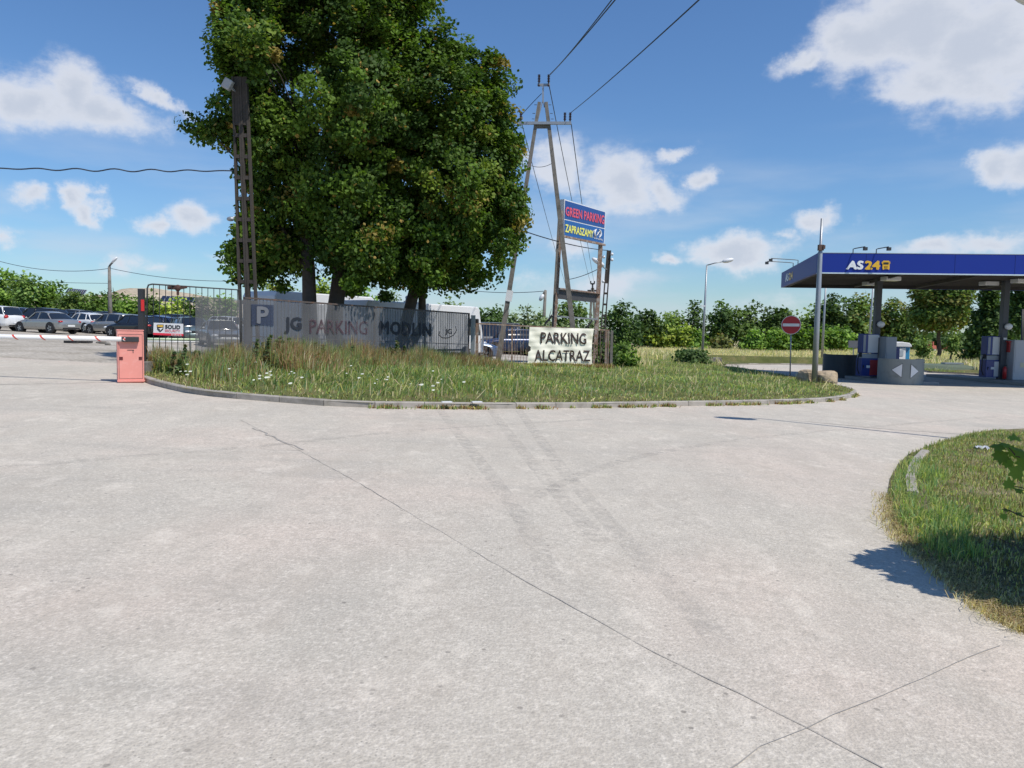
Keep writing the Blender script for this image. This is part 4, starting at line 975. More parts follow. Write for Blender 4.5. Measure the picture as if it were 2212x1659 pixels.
# posts between the two fences
for (px, yt, yb, Y_, w, m_, lb) in [(1021.5, 681, 796, 31.0, .17, M_STEEL, 'grey steel post between the mesh banner and the rusty fence'), (1030, 698, 798, 31.6, .11, M_RUST, 'rusty brown post right beside the grey steel post'),
                                    (1309, 712, 801, 34.4, .09, M_RUST, 'thin rusty end post of the low fence'), (1321, 714, 801, 34.8, .11, M_CONC, 'weathered end post beside the bush, outermost on the right')]:
    a, b = P(px+1, yt, Y_), P(px-1.5, yb, Y_); tag(MB().beam(gz(b, -.1), a, w, w, up=(0, 1, 0)).build('fence_post', m_, origin=gz(b)), lb, 'post')

# mesh banner
def mesh_mat(name, col, alpha, var=.15, pink=None):
    m = mat(name, col, .7, var=var, scale=1.2, spec=.2); t = m.node_tree; L = t.links.new; b = t.nodes['Principled BSDF']; b.inputs['Alpha'].default_value = 1
    tcn = t.nodes.new('ShaderNodeTexCoord'); n = t.nodes.new('ShaderNodeTexNoise'); mp = t.nodes.new('ShaderNodeMapping'); mp.inputs['Scale'].default_value = (2.2, 2.2, .7); L(tcn.outputs['Object'], mp.inputs[0]); L(mp.outputs[0], n.inputs['Vector']); n.inputs['Scale'].default_value = 1.0; n.inputs['Detail'].default_value = 4
    mr = t.nodes.new('ShaderNodeMapRange'); L(n.outputs['Fac'], mr.inputs['Value']); mr.inputs['From Min'].default_value = .3; mr.inputs['From Max'].default_value = .7; mr.inputs['To Min'].default_value = alpha-.1; mr.inputs['To Max'].default_value = alpha+.1; L(mr.outputs[0], b.inputs['Alpha'])
    return m
M_MESH = mesh_mat('grey_mesh_fabric', (0.145, 0.148, 0.158), .64)
bn = empty('mesh_banner', PL(422, 775, F1, F2), 'long grey see-through mesh banner reading JG and MODLIN hung along the bar fence', 'banner')
plb = (F1, F2); nxb, nyb = 90, 10; vs = []; fs = []
for j in range(nyb+1):
    for i in range(nxb+1):
        px = 422+(1012-422)*i/nxb; yt = 640.5+(px-422)*.063; yb = 774.5+(px-422)*.021+2*math.sin(px*.05)
        py = yt+(yb-yt)*j/nyb+(1.2*math.sin(px*.21)*(j == 0)); pp = PL(px, py, *plb, .06+.010*math.sin(px*.11+j*.5)+.005*math.sin(px*.043)*j/4); vs.append(pp)
for j in range(nyb):
    for i in range(nxb): fs.append((j*(nxb+1)+i, j*(nxb+1)+i+1, (j+1)*(nxb+1)+i+1, (j+1)*(nxb+1)+i))
MB().add(vs, fs).build('fabric', M_MESH, bn, smooth=True)
M_INK = mat('faded_black_ink', (0.02, 0.024, 0.035), .7, var=.2); M_BLUEINK = mesh_mat('faded_blue_ink', (0.055, 0.07, 0.115), .62); M_GREYINK = mat('pale_grey_ink', (0.16, .168, .19), .7)
def bq4(a): return quad_on(plb, a, .078)
sheet(MB(), bq4([(543, 657), (591, 659), (591, 704), (543, 702)]), .004).build('blue_square', M_BLUEINK, bn)
text('lettering', 'P', bq4([(554, 661.5), (580, 662.5), (580, 700), (554, 699)]), M_GREYINK, bn, .03, lift=.012)
text('lettering', 'JG', bq4([(613, 684), (652, 685.5), (652, 720), (613, 722)]), M_INK, bn, .045)
text('lettering', 'MODLIN', bq4([(819.5, 692.5), (931, 698.5), (931, 727.5), (819.5, 722)]), M_INK, bn, .04, space=1.12)
text('lettering', 'JG', bq4([(961, 710), (976, 711), (976, 725), (961, 724.5)]), M_INK, bn, .02)
sw = MB(); ptsw = [PL(x_, y_, *plb, .11) for x_, y_ in [(950, 716), (948, 724), (956, 730), (968, 730), (980, 724), (986, 714), (984, 705)]]; sw.tube(ptsw, .016, 6); sw.build('emblem_curve', M_INK, bn)
text('lettering', 'PARKING', bq4([(668, 688), (794, 693), (794, 724), (668, 721)]), mesh_mat('faded_red_ink', (0.13, 0.085, 0.105), .13), bn, .03)

# cream banner
cb = empty('cream_banner', PL(1140, 786, F3, F4), 'cream banner with brown capital letters reading PARKING ALCATRAZ tied to the rusty fence', 'banner')
plc = (F3, F4); nxb, nyb = 40, 22; vs = []; fs = []
for j in range(nyb+1):
    v = j/nyb
    for i in range(nxb+1):
        u = i/nxb; x_ = (1144+(1283-1144)*u)*(1-v)+(1140+(1279-1140)*u)*v; y_ = (706.5+3.6*u)*(1-v)+(785.5+1.5*u)*v
        if i == 0 and .52 < v < .66: x_ += 5
        if i == nxb: x_ -= 2.5*math.sin(v*3.1)
        o_ = .09+.02*math.sin(u*9+v*7)+.014*math.sin(u*23-v*15)+.03*math.sin(v*3.1)+.010*math.sin(v*38+u*6)
        vs.append(PL(x_, y_, *plc, o_))
for j in range(nyb):
    for i in range(nxb): fs.append((j*(nxb+1)+i, j*(nxb+1)+i+1, (j+1)*(nxb+1)+i+1, (j+1)*(nxb+1)+i))
o = MB().add(vs, fs).build('fabric', mat('cream_tarpaulin', (0.88, 0.86, 0.73), .55, var=.06, scale=2, stain=(0.74, 0.70, 0.52), stain_amt=.33, stain_scale=2), cb, smooth=True)
def drape(o_):
    off = world_off(cb); TL_, TR_ = PL(1144, 706.5, *plc), PL(1283, 710, *plc); BL_ = PL(1140, 785.5, *plc); tt = (TR_-TL_); Lx = tt.length; tt.normalize(); nn = Vector((tt.y, -tt.x, 0)).normalized(); nn = nn if nn.y < 0 else -nn
    for v_ in o_.data.vertices:
        p_ = v_.co+off; u = (p_-TL_).dot(tt)/Lx; v = (TL_.z-p_.z)/(TL_.z-BL_.z)
        v_.co += nn*(.125+.02*math.sin(u*9+v*7)+.014*math.sin(u*23-v*15)+.03*math.sin(v*3.1)+.010*math.sin(v*38+u*6))
M_BRN = mat('dark_brown_ink', (0.05, 0.03, 0.025), .6)
drape(text('lettering', 'PARKING', quad_on(plc, [(1165, 717), (1263, 719.8), (1263, 743.6), (1165, 742)], 0), M_BRN, cb, .012, lift=0, thick=.0005))
drape(text('lettering', 'ALCATRAZ', quad_on(plc, [(1151.5, 755.3), (1271, 756.6), (1271, 780.4), (1151.5, 779.8)], 0), M_BRN, cb, .012, lift=0, thick=.0005))
for (x_, y_) in [(1145, 706.5), (1190, 708), (1240, 709.5), (1282, 710.5)]:
    p = PL(x_, y_, *plc, .03); MB().tube([p+Vector((0, 0, .06)), p+Vector((0, -.08, -.04)), p+Vector((0, .03, -.02))], .008, 5).build('tie', M_RUST, cb)

# ================================================================== LATTICE CONCRETE POLE (double) by the banner
Yp = 23.6; bt = P(535.5, 645, Yp); tp = P(518, 167, Yp); ax = (tp-bt).normalized(); kz = (gz(bt).z-bt.z)/ax.z; b0 = bt+ax*kz
po = empty('utility_pole', b0, 'tall twin concrete ladder pole with rows of slots standing behind the mesh banner', 'utility pole')
def ladder(side, b0, tp, w0, w1, name='mast', par=po, pitch=.62, solid_from=.84, dpt=.16):
    mb = MB(); H = (tp-b0).length; ax = (tp-b0).normalized(); sx = Vector((1, 0, 0))
    def at(s): return b0+ax*s
    for e in (-1, 1):
        a = at(-.2)+sx*(side*w0/2+e*(w0/2-.035)); b = at(H)+sx*(side*w1/2+e*(w1/2-.03)); mb.beam(a, b, .058, dpt, up=(0, 1, 0), w2=.055)
    s = .25; 
    while s < H*solid_from:
        w = w0+(w1-w0)*s/H; mb.beam(at(s)+sx*(side*w/2-w/2+.03), at(s)+sx*(side*w/2+w/2-.03), dpt*.8, .11); s += pitch
    w = w0+(w1-w0)*.8
    mb.beam(at(H*solid_from)+sx*side*(w/2), at(H)+sx*side*w1/2, w-.08, dpt*.7, up=(0, 1, 0), w2=w1-.08)
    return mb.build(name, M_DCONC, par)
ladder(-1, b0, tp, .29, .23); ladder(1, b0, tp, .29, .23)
mb = MB(); fl = P(492, 182, Yp-.3); mb.beam(P(510, 200, Yp), fl, .05, .05); mb.build('lamp_arm', M_STEEL, po)
MB().box(fl, (.26, .2, .3), Matrix.Rotation(.5, 3, 'Y')).build('floodlight', mat('dull_grey_housing', (0.35, .36, .38), .5), po, bevel=.03)
l2 = P(498, 473, Yp-.2); MB().beam(P(512, 465, Yp), l2, .03, .03).ball(l2, (.12, .08, .07), 10, 7).build('small_lamp', M_STEEL, po, smooth=True)
cable(P(-30, 363, 22), P(506, 369, Yp), .02, .02, 60, .04).build('overhead_wire', M_WIRE); 
ob = bpy.data.objects['overhead_wire']; tag(ob, 'wavy blue wire running from the left edge to the twin ladder pole', 'wire')

# ================================================================== A-FRAME POWER POLE
Ya = 35.3
ap = empty('power_pole', gz(P(1163, 780, Ya)), 'tall A-shaped concrete power pole with crossarm and brown insulators', 'power pole')
def leg(x0, y0, x1, y1, Yb=Ya):
    a = P(x0, y0, Yb); b = P(x1, y1, Yb); k = (gz(b).z-.2-b.z)/((b-a).z); b = b+(b-a)*k; mb = MB().beam(b, a, .24, .22, up=(0, 1, 0), w2=.145, d2=.15); return mb.build('leg', M_CONC, ap)
leg(1165, 221, 1078, 768); leg(1179.5, 221, 1246, 780)
MB().beam(P(1120, 266, Ya-.12), P(1234, 266, Ya-.12), .10, .12).build('crossarm', M_STEEL, ap)
MB().beam(P(1153, 273, Ya), P(1188, 273, Ya), .14, .16).build('brace', M_CONC, ap)
MB().beam(P(1173, 222, Ya), P(1173, 186, Ya), .07, .07, up=(0, 1, 0)).beam(P(1161, 183.5, Ya), P(1188, 183.5, Ya), .08, .10).beam(P(1173, 215, Ya), P(1160, 265, Ya), .05, .05, up=(0, 1, 0)).beam(P(1173, 215, Ya), P(1176, 232, Ya), .04, .04, up=(0, 1, 0)).build('top_mast', M_STEEL, ap)
for (x_, y_) in [(1164.3, 180), (1185, 180), (1220, 262), (1231.5, 262), (1125, 262)]:
    p = P(x_, y_, Ya-.12); mb = MB(); zs = 0.0
    pts = [p]; rs = [.03]
    for k in range(5): pts += [p+Vector((0, 0, .05+k*.07)), p+Vector((0, 0, .075+k*.07)), p+Vector((0, 0, .10+k*.07))]; rs += [.035, .075, .035]
    mb.tube(pts, rs, 8); mb.ball(p+Vector((0, 0, -.1)), .05, 8, 5); mb.build('insulator', M_INSUL, ap)
st = MB()
for (xa, ya, dr_) in [(1160, 226.5, -1), (1156, 245, -1), (1154.6, 257, -1), (1185, 226.5, 1), (1188, 245, 1), (1190, 257, 1)]: p = P(xa, ya, Ya); st.beam(p, p+Vector((.12*dr_, 0, 0)), .02, .02)
st.build('climbing_pegs', M_DARKSTEEL, ap)
p = P(1100, 639, Ya-.13); MB().box(p, (.3, .02, .5), Matrix.Rotation(.16, 3, 'Y')).build('white_band', M_WHITE, ap)
GW = 'power lines on the A-shaped pole'
far = P(1280, 612, 130)
for (a, b, sg, lb, r_) in [
  (P(1185, 165, Ya), P(1345, -20, 14), .05, 'left wire of the pair rising from the pole top', .014), (P(1188, 160, Ya), P(1335, -18, 13), .08, 'right wire of the pair rising from the pole top', .012),
  (P(1231, 245, Ya), P(1540, -28, 13), .06, 'long wire rising right from the crossarm to the top edge', .014),
  (P(1186, 184, Ya), P(1276, 612, 130), .6, 'thin wire dropping from the pole top to the distant pylon', .02), (P(1234, 268, Ya), P(1284, 612, 130), .6, 'thin wire dropping from the crossarm end to the distant pylon', .02),
  (P(1125, 250, Ya), P(1170, 202, Ya-1), -.02, 'short wire from the pole top down into the maple crown', .014), (P(1126, 262, Ya), P(1230, 640, 110), .4, 'thin wire slanting down from the left insulator behind the pole leg', .016),
  (P(1141, 355, Ya), P(1194, 352, Ya), .15, 'thin slack wire hanging between the two pole legs', .012),
  (P(1140, 502, 32), P(1313, 541, 44), .12, 'dark cable from the maple to the lattice pole behind the billboard', .022), (P(1226, 604, 50), P(1300, 577, 44), .1, 'short cable running up to the lamp on the lattice pole', .02),
  (P(1010, 627, 62), P(1174, 629, 60), .15, 'distant cable from the maple to the small lamp post', .025)]:
    tag(cable(a, b, sg, r_).build('overhead_wire', M_WIRE), lb, 'wire', GW)

# ================================================================== BILLBOARD
BA, BB = P(1213, 700, 35.9), P(1306, 700, 39.4); plg = (BA, BB)
bb = empty('billboard', gz(BA), 'blue billboard reading GREEN PARKING on a tall rusty steel frame', 'billboard')
Z4 = lambda x_, y_: (1036.9+x_*.2604, 403.2+y_*.2604)
def q4(pts, off=0.0): return [PL(*Z4(*p), *plg, off) for p in pts]
M_BLUE = mat('billboard_blue', (0.018, 0.11, 0.34), .35, var=.08, scale=1); M_DBLUE = mat('billboard_dark_blue', (0.02, 0.075, 0.27), .35, var=.08)
q = q4([(700, 103), (1043, 208), (1030, 482), (697, 412)]); sheet(MB(), q, .26).build('casing', M_WHITE, bb)
sheet(MB(), q4([(707, 114), (1038, 212), (1033, 343), (702, 265)], .012), .008).build('panel', M_DBLUE, bb)
sheet(MB(), q4([(702, 274), (1033, 352), (1027, 468), (700, 404)], .012), .008).build('panel', M_BLUE, bb)
M_YEL = mat('sign_lemon', (0.80, 0.78, 0.16), .45, var=.04); M_PINKR = mat('sign_pink_red', (0.68, 0.10, 0.16), .45, var=.06)
text('lettering', 'GREEN PARKING', q4([(709, 163), (1031, 240), (1030, 314), (708, 240)], .02), M_PINKR, bb, .03, lift=.01)
text('lettering', 'ZAPRASZAMY', q4([(707, 309), (940, 364), (938, 426), (705, 376)], .02), M_YEL, bb, .028, lift=.01)
text('lettering', 'Green parking', q4([(943, 414), (1016, 431), (1015, 452), (942, 434)], .02), M_WHITE, bb, .01, lift=.01)
em = MB(); arcL = [(975+26*math.cos(a)*.95, 386+34*math.sin(a)) for a in np.linspace(1.9, 4.5, 9)]; arcR = [(982+26*math.cos(a)*.8, 389+34*math.sin(a)) for a in np.linspace(-1.3, 1.3, 9)]
for arc in (arcL, arcR): em.tube([PL(*Z4(*p), *plg, .04) for p in arc], [.01, .03, .05, .06, .06, .06, .05, .03, .01], 6)
em.tube([PL(*Z4(*p), *plg, .04) for p in [(968, 405), (980, 388), (992, 370)]], [.015, .03, .015], 6); em.tube([PL(*Z4(*p), *plg, .04) for p in [(970, 378), (981, 388), (986, 402)]], [.01, .025, .01], 6)
em.build('emblem', M_WHITE, bb)
MB().beam(PL(*Z4(665, 405), *plg, .02), PL(*Z4(1036, 484), *plg, .02), .09, .09).build('rail', M_RUST, bb)
def vpost(x0, y0, x1, y1, off=0, w=.12, m_=M_RUST):
    a = PL(*Z4(x0, y0), *plg, off); b = PL(*Z4(x1, y1), *plg, off); k = (gz(b).z-.1-b.z)/((b-a).z); b = b+(b-a)*k; MB().beam(b, a, w, w, up=(0, 1, 0)).build('post', m_, bb)
vpost(668, 115, 607, 1165, -.3, .15, M_CONC); vpost(680, 200, 622, 1165, 0, .12); vpost(997, 480, 964, 1170, -.1, .17); vpost(1010, 480, 975, 1170, -.4, .1)
MB().beam(PL(*Z4(624, 1075), *plg), PL(*Z4(975, 1100), *plg), .07, .07).build('rail', M_STEEL, bb)
MB().beam(PL(*Z4(632, 842), *plg), PL(*Z4(990, 885), *plg), .1, .06).build('rail', M_RUST, bb)
sheet(MB(), q4([(640, 850), (982, 890), (965, 962), (645, 930)], -.1), .04).build('lower_tray', mat('dark_sheet_metal', (0.06, .058, .06), .5, var=.2), bb)
for (a, b) in [((600, 1065), (540, 1140)), ((930, 1110), (890, 1165))]: MB().beam(PL(*Z4(*a), *plg), PL(*Z4(*b), *plg, -.6), .07, .07).build('brace', M_DARKSTEEL, bb)

# single lattice pole behind billboard, with its lamp
Yl = 44; a = P(1315.5, 541, Yl); b = P(1303, 706, Yl); k = (gz(b).z-b.z)/((b-a).z); b = b+(b-a)*k
lp = empty('utility_pole', b, 'concrete ladder pole with a white lamp right of the billboard', 'utility pole')
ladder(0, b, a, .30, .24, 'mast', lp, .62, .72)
l_ = P(1289, 568, Yl-.8); MB().beam(P(1312, 583, Yl), l_, .05, .05).build('lamp_arm', M_STEEL, lp); MB().ball(P(1292, 566, Yl-.7), (.42, .16, .14), 12, 8, rot=Matrix.Rotation(.55, 3, 'Y')).build('lamp_head', M_WHITE, lp, smooth=True)
mb = MB()
for (x_, y_) in [(1322, 549), (1322, 561), (1304, 555), (1303, 608)]: mb.ball(P(x_, y_, Yl-.1), .09, 8, 6)
mb.build('insulator', M_WHITE, lp, smooth=True)
# small far lamp posts
def lamp_post(name, label, x0, y0, x1, Y_, r, arm, headr, m_=M_STEEL, group=None, headm=M_WHITE, y1=None):
    top = P(x0, y0, Y_); bot = P(x1, y1 or 780, Y_) if True else None
    k = (hgt(bot.x, 0)-bot.z)/((bot-top).z) if abs((bot-top).z) > 1e-3 else 0; bot = bot+(bot-top)*k
    o = empty(name, bot, label, 'street lamp', group); MB().tube([bot, bot.lerp(top, .5), top], [r*1.5, r*1.15, r*.8], 10).build('pole', m_, o, smooth=True)
    MB().tube([bot, bot+Vector((0, 0, .12))], r*2.2, 10).build('base_plate', m_, o)
    if arm is not None:
        e = P(arm[0], arm[1], Y_-.1); MB().tube([top, top.lerp(e, .5)+Vector((0, 0, .03)), e], r*.6, 7).build('arm', m_, o, smooth=True)
        d = (e-top).normalized(); ang = math.atan2(d.z, d.x); h = MB().ball(e+d*headr[0]*.8, headr, 14, 8, rot=Matrix.Rotation(-ang, 3, 'Y')); h.build('lamp_head', headm, o, smooth=True)
    return o
lamp_post('street_lamp', 'slim grey street lamp with an oval white head standing in the meadow', 1527, 573, 1516.5, 58, .07, (1562, 565), (.45, .2, .17), M_STEEL, y1=775)
c = P(1519, 661, 57.8); lampx = [o for o in bpy.data.objects if o.name.startswith('street_lamp')][0]; MB().box(c, (.3, .1, .1)).build('small_floodlight', M_WHITE, lampx)
lamp_post('street_lamp', 'dark concrete lamp post with a curved arm above the parked cars', 236, 576, 238.5, 62, .13, (243, 567), (.34, .14, .1), M_CONC, y1=700)
lamp_post('street_lamp', 'small distant lamp post between the power pole and the billboard', 1178.5, 627, 1174, 60, .13, (1173, 637), (.3, .2, .16), M_CONC, y1=700)
lamp_post('street_lamp', 'thin grey lamp post seen below the left corner of the canopy', 1785, 596, 1775, 61, .07, (1800, 592), (.4, .18, .14), y1=784)
lamp_post('street_lamp', 'thin leaning lamp post left of the first canopy column', 1888, 596, 1874.5, 66, .07, (1900, 592), (.4, .18, .14), y1=770)
lamp_post('street_lamp', 'dark thin post at the right edge beyond the fuel pumps', 2209, 668, 2207, 44, .06, None, None, M_DARKSTEEL, y1=800)
# the lamp whose shadow falls on the concrete stands just outside the frame
lamp_post('street_lamp', 'street lamp just outside the right edge whose shadow lies on the concrete', 2278, 20, 2262, 13.45, .05, (2262, 8), (.42, .24, .16), y1=900)
for (a, b, sg, lb) in [(P(-30, 556, 60), P(235, 580, 62), .55, 'thin wire from the left edge to the dark lamp post'), (P(240, 580, 62), P(512, 607, 62), .3, 'thin wire from the dark lamp post to the ladder pole'), (P(-30, 602, 75), P(236, 612, 75), .1, 'lowest thin wire in front of the trees at the far left')]:
    tag(cable(a, b, sg, .022).build('overhead_wire', M_WIRE), lb, 'wire')
# distant pylon
d0 = P(1280, 612, 130); dp = empty('power_pole', gz(P(1279, 700, 130)), 'small distant A-shaped pylon seen through the billboard frame', 'power pole')
for e in (-1, 1): MB().beam(P(1280+e*1, 622, 130), gz(P(1280+e*8, 700, 130)), .35, .35, up=(0, 1, 0)).build('leg', M_CONC, dp)
MB().beam(P(1269, 628, 130), P(1291, 628, 130), .3, .3).beam(P(1276, 613, 130), P(1284, 613, 130), .25, .25).beam(P(1276, 613, 130), P(1276, 607, 130), .2, .2).beam(P(1284, 613, 130), P(1284, 607, 130), .2, .2).beam(P(1280, 613, 130), P(1280, 622, 130), .25, .25).build('crossarm', M_DARKSTEEL, dp)

# ================================================================== NO ENTRY SIGN, TALL POLE, ROCKS
Ys = 35.5; a, b = P(1709.5, 690, Ys), P(1706.5, 812, Ys); k = (isl_z(b.x, b.y)-b.z)/((b-a).z); b = b+(b-a)*float(k)
ns = empty('no_entry_sign', b, 'round red no entry sign with a pale bar on a thin grey pole', 'road sign')
MB().tube([b, a], .03, 8).build('pole', M_STEEL, ns, smooth=True)
c = P(1709, 702, Ys-.06); nrm = Vector((-.38, -.92, 0)).normalized(); sxv = Vector((-nrm.y, nrm.x, 0))*-1
if sxv.x < 0: sxv = -sxv
def disc(c, r, th, m_, name, seg=40):
    ring = [c+sxv*math.cos(2*math.pi*i/seg)*r+Vector((0, 0, math.sin(2*math.pi*i/seg)*r)) for i in range(seg)]; return MB().prism(ring, -nrm*th).build(name, m_, ns)
disc(c, .43, .03, M_STEEL, 'backing'); disc(c+nrm*.004, .425, .003, M_WHITE, 'border'); disc(c+nrm*.008, .405, .003, mat('sign_face_red', (0.42, 0.02, 0.03), .4, var=.05), 'face')
MB().prism([c+nrm*.014+sxv*u+Vector((0, 0, v)) for u, v in ((-.36, -.065), (.36, -.065), (.36, .065), (-.36, .065))], -nrm*.004).build('bar', M_WHITE, ns)
Yt = 30.4; a, b = P(1775.5, 472, Yt), P(1758.5, 836, Yt); tpz = isl_z(b.x, b.y); k = (tpz-b.z)/((b-a).z); b = b+(b-a)*float(k)
tpo = empty('tall_pole', b, 'tall plain grey steel pole with a small bracket, in front of the canopy corner', 'pole')
MB().tube([b, b.lerp(a, .35), b.lerp(a, .80), b.lerp(a, .81), a], [.115, .105, .085, .055, .045], 14).build('shaft', M_STEEL, tpo, smooth=True)
p = P(1773, 535, Yt-.05); MB().box(p, (.2, .14, .22)).box(p+Vector((.1, -.05, .02)), (.08, .1, .14)).build('bracket', mat('brown_bracket', (0.10, .06, .045), .7), tpo)
M_ROCK = mat('sandstone_boulder', (0.42, 0.33, 0.22), .9, var=.22, scale=4, bump=.7, stain=(0.2, 0.17, 0.13), stain_amt=.38, stain_scale=4)
M_ROCKG = mat('grey_boulder', (0.36, 0.35, 0.33), .9, var=.25, scale=4, bump=.7)
def rock(px, py, Y_, w, h, lb, m_=M_ROCK, seed=1, d=.8):
    p = P(px, py, Y_); p.z = float(isl_z(p.x, p.y)) if in_poly([p.x], [p.y], isl)[0] else hgt(p.x, p.y); rs_ = random.Random(seed); mb = MB().ball((0, 0, 0), (1, 1, 1), 16, 10)
    vs = []
    ph = [rs_.uniform(0, 6) for _ in range(9)]
    for v in mb.v:
        q = v.copy(); e = 3.2; nrm_ = (abs(q.x)**e+abs(q.y)**e+abs(q.z)**e)**(1/e); q = q/max(nrm_, .3)
        f = 1+.10*math.sin(q.x*2.3+ph[0])*math.cos(q.y*2.9+ph[1])+.09*math.sin(q.z*3.1+ph[2]+q.x*2)+.04*math.sin(q.x*7+ph[3])*math.sin(q.z*6+ph[4])
        q = q*f; q.x += .18*q.z*math.sin(ph[5]); vs.append(Vector((q.x*w/2, q.y*d/2, q.z*h*.55+h*.4))+p)
    mb.v = vs; return tag(mb.build('boulder', m_, origin=p, smooth=False), lb, 'boulder')
rock(1783, 836, 30.7, .85, .58, 'larger pale sandstone boulder right of the tall grey pole', seed=3)
rock(1745, 834, 31.0, .75, .52, 'sandstone boulder half hidden behind the tall grey pole', seed=5)
rock(1920-0, 790, 54, .1, .1, 'tiny grey stone on the kerb beyond the back road', M_ROCKG, 8) if False else None
rock(1932-0, 0, 54, .1, .1, '', M_ROCKG, 8) if False else None
rock(1800, 791, 56, 1.2, .4, 'low grey boulder left of the dark island wall, on the far verge', M_ROCKG, 9, 1.0)
rock(1822, 790, 57, 1.7, .7, 'long flat grey boulder nearest the dark island wall on the far verge', M_ROCKG, 12, 1.2)
p = P(1540, 780, 55); tag(MB().box(gz(p, .22), (1.1, .6, .35), .2).build('concrete_slab', M_CONC, origin=gz(p), bevel=.03), 'small pale concrete slab beside the street lamp foot', 'slab')

# ================================================================== FUEL STATION
st_g = 'fuel station'
zb, zt = 4.30, 5.13
M_ASB = mat('canopy_blue', (0.008, 0.032, 0.27), .5, var=.05, scale=.8, spec=.3)
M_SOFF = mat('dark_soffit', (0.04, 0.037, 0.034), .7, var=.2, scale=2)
M_COL = mat('dark_column_paint', (0.055, 0.065, 0.08), .5, var=.15, scale=3)
cn = P(1765, 590, 33.2); cn = Vector((cn.x, 33.2, 0)); bk = P(1687, 622, 43.9); bk = Vector((bk.x, 43.9, 0)); ed = Vector((1, -.085, 0)).normalized(); sdv = (bk-cn)
LEN = 16.0; fr_ = cn+ed*LEN; bkr = bk+ed*LEN
can = empty('fuel_canopy', cn+ed*8+sdv*.5+Vector((0, 0, -.5)), 'large dark blue fuel station canopy on dark columns at the right', 'canopy')
def wallq(a, b, z0, z1, th, m_, name, inner):
    n = Vector(((b-a).y, -(b-a).x, 0)).normalized(); n = n if inner.dot(n) > 0 else -n
    return MB().prism([Vector((a.x, a.y, z0)), Vector((b.x, b.y, z0)), Vector((b.x, b.y, z1)), Vector((a.x, a.y, z1))], n*th).build(name, m_, can)
edn = Vector((-ed.y, ed.x, 0))
wallq(cn, fr_, zb, zt, .12, M_ASB, 'front_fascia', edn)
wallq(cn+edn*.125, bk, zb, zt, .12, M_ASB, 'side_fascia', ed)
wallq(bk+ed*.125, bkr, zb, zt, .12, M_ASB, 'back_fascia', -edn)
wallq(cn+edn*(-.02)+ed*.0, fr_-edn*.02, zb-.03, zb+.02, .1, mat('pale_trim', (0.55, 0.66, 0.72), .4), 'lower_trim', edn)
wallq(cn+edn*(-.01), fr_-edn*.01, zt, zt+.025, .1, M_STEEL, 'top_trim', edn)
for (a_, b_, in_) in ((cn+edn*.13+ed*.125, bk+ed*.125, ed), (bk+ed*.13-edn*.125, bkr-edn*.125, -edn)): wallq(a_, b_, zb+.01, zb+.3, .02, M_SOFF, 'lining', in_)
# seams in fascia cladding
for t in (2.0, 5.6, 8.0, 11.5): 
    p = cn+ed*t-edn*.004; MB().box(p+Vector((0, 0, (zb+zt)/2)), (.012, .006, zt-zb-.02), math.atan2(ed.y, ed.x)).build('seam', mat('seam_line', (0.006, .02, .16), .4), can)
ins = [cn+ed*.13+edn*.13, fr_+edn*.13, bkr-edn*.13, bk+ed*.13-edn*.13]
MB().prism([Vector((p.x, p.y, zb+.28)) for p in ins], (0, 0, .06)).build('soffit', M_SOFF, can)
MB().prism([Vector((p.x, p.y, zt-.08)) for p in ins], (0, 0, .05)).build('roof_sheet', M_STEEL, can)
mb = MB()
for i in range(1, 12):
    t = i/12; a = (cn.lerp(bk, t)+ed*.2); mb.box(a+ed*(LEN/2-.2)+Vector((0, 0, zb+.22)), (LEN-.4, .10, .12), math.atan2(ed.y, ed.x))
mb.build('purlins', mat('purlin_steel', (0.06, .055, .05), .6), can)
mb = MB()
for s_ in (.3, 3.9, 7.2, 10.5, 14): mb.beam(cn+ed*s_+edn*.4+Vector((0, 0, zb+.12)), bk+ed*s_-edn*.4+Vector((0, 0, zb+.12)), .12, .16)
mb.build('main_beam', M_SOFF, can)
def column(px, Yc, nm='column'):
    a = P(px, 610, Yc); g_ = gz(P(px, 800, Yc)); top = Vector((g_.x+.0, Yc, zb+.2)); 
    # photographed columns lean with the lens only, so they are plumb here
    c = P(px, 715, Yc); MB().box((c.x, Yc, (g_.z+zb+.2)/2), (.27, .30, zb+.2-g_.z)).build(nm, M_COL, can, bevel=.01)
    return Vector((c.x, Yc, g_.z))
c1 = column(1893, 38.2); c2 = column(2167, 38.2)
c3 = column(2420, 38.2)
for cc_ in (c1, c2):
    l = MB().ball(cc_+Vector((.1, -.24, 2.75)), (.2, .1, .16), 12, 8); l.build('wall_lamp', M_LAMP, can, smooth=True)
    MB().box(cc_+Vector((.0, -.19, 1.75+.4)), (.16, .01, .10)).build('white_notice', M_WHITE, can)
for (px, py, Yc) in [(1882, 616, 40.0), (1924, 606, 36.5), (2136, 616, 38.5), (2206, 609, 36.5)]:
    p = P(px, py, Yc); p.z = zb+.05; MB().box(p, (.75, .5, .2), .12).build('ceiling_light', M_LAMP, can, bevel=.03)
# lamps on fascia
def flamp(base, out, nm='fascia_lamp'):
    o2 = MB().tube([base, base+Vector((0, 0, .18)), base+Vector((0, 0, .2))+out*.15, base+Vector((0, 0, .24))+out], .02, 6).box(base+Vector((0, 0, .15))+out*1.02, (.14, .14, .13)).build(nm, M_DARKSTEEL, can)
ZC = lambda x_: (2850+x_*.2486)/1.736
for px in (ZC(1412), ZC(1750)):
    t = (P(px, 555, 33).x-cn.x)/ed.x; flamp(cn+ed*t+Vector((0, 0, zt)), Vector((.30, -.45, 0)))
for t in (.62, .48):
    flamp(cn.lerp(bk, t)+Vector((0, 0, zt)), Vector((-1.35, -.1, 0)))
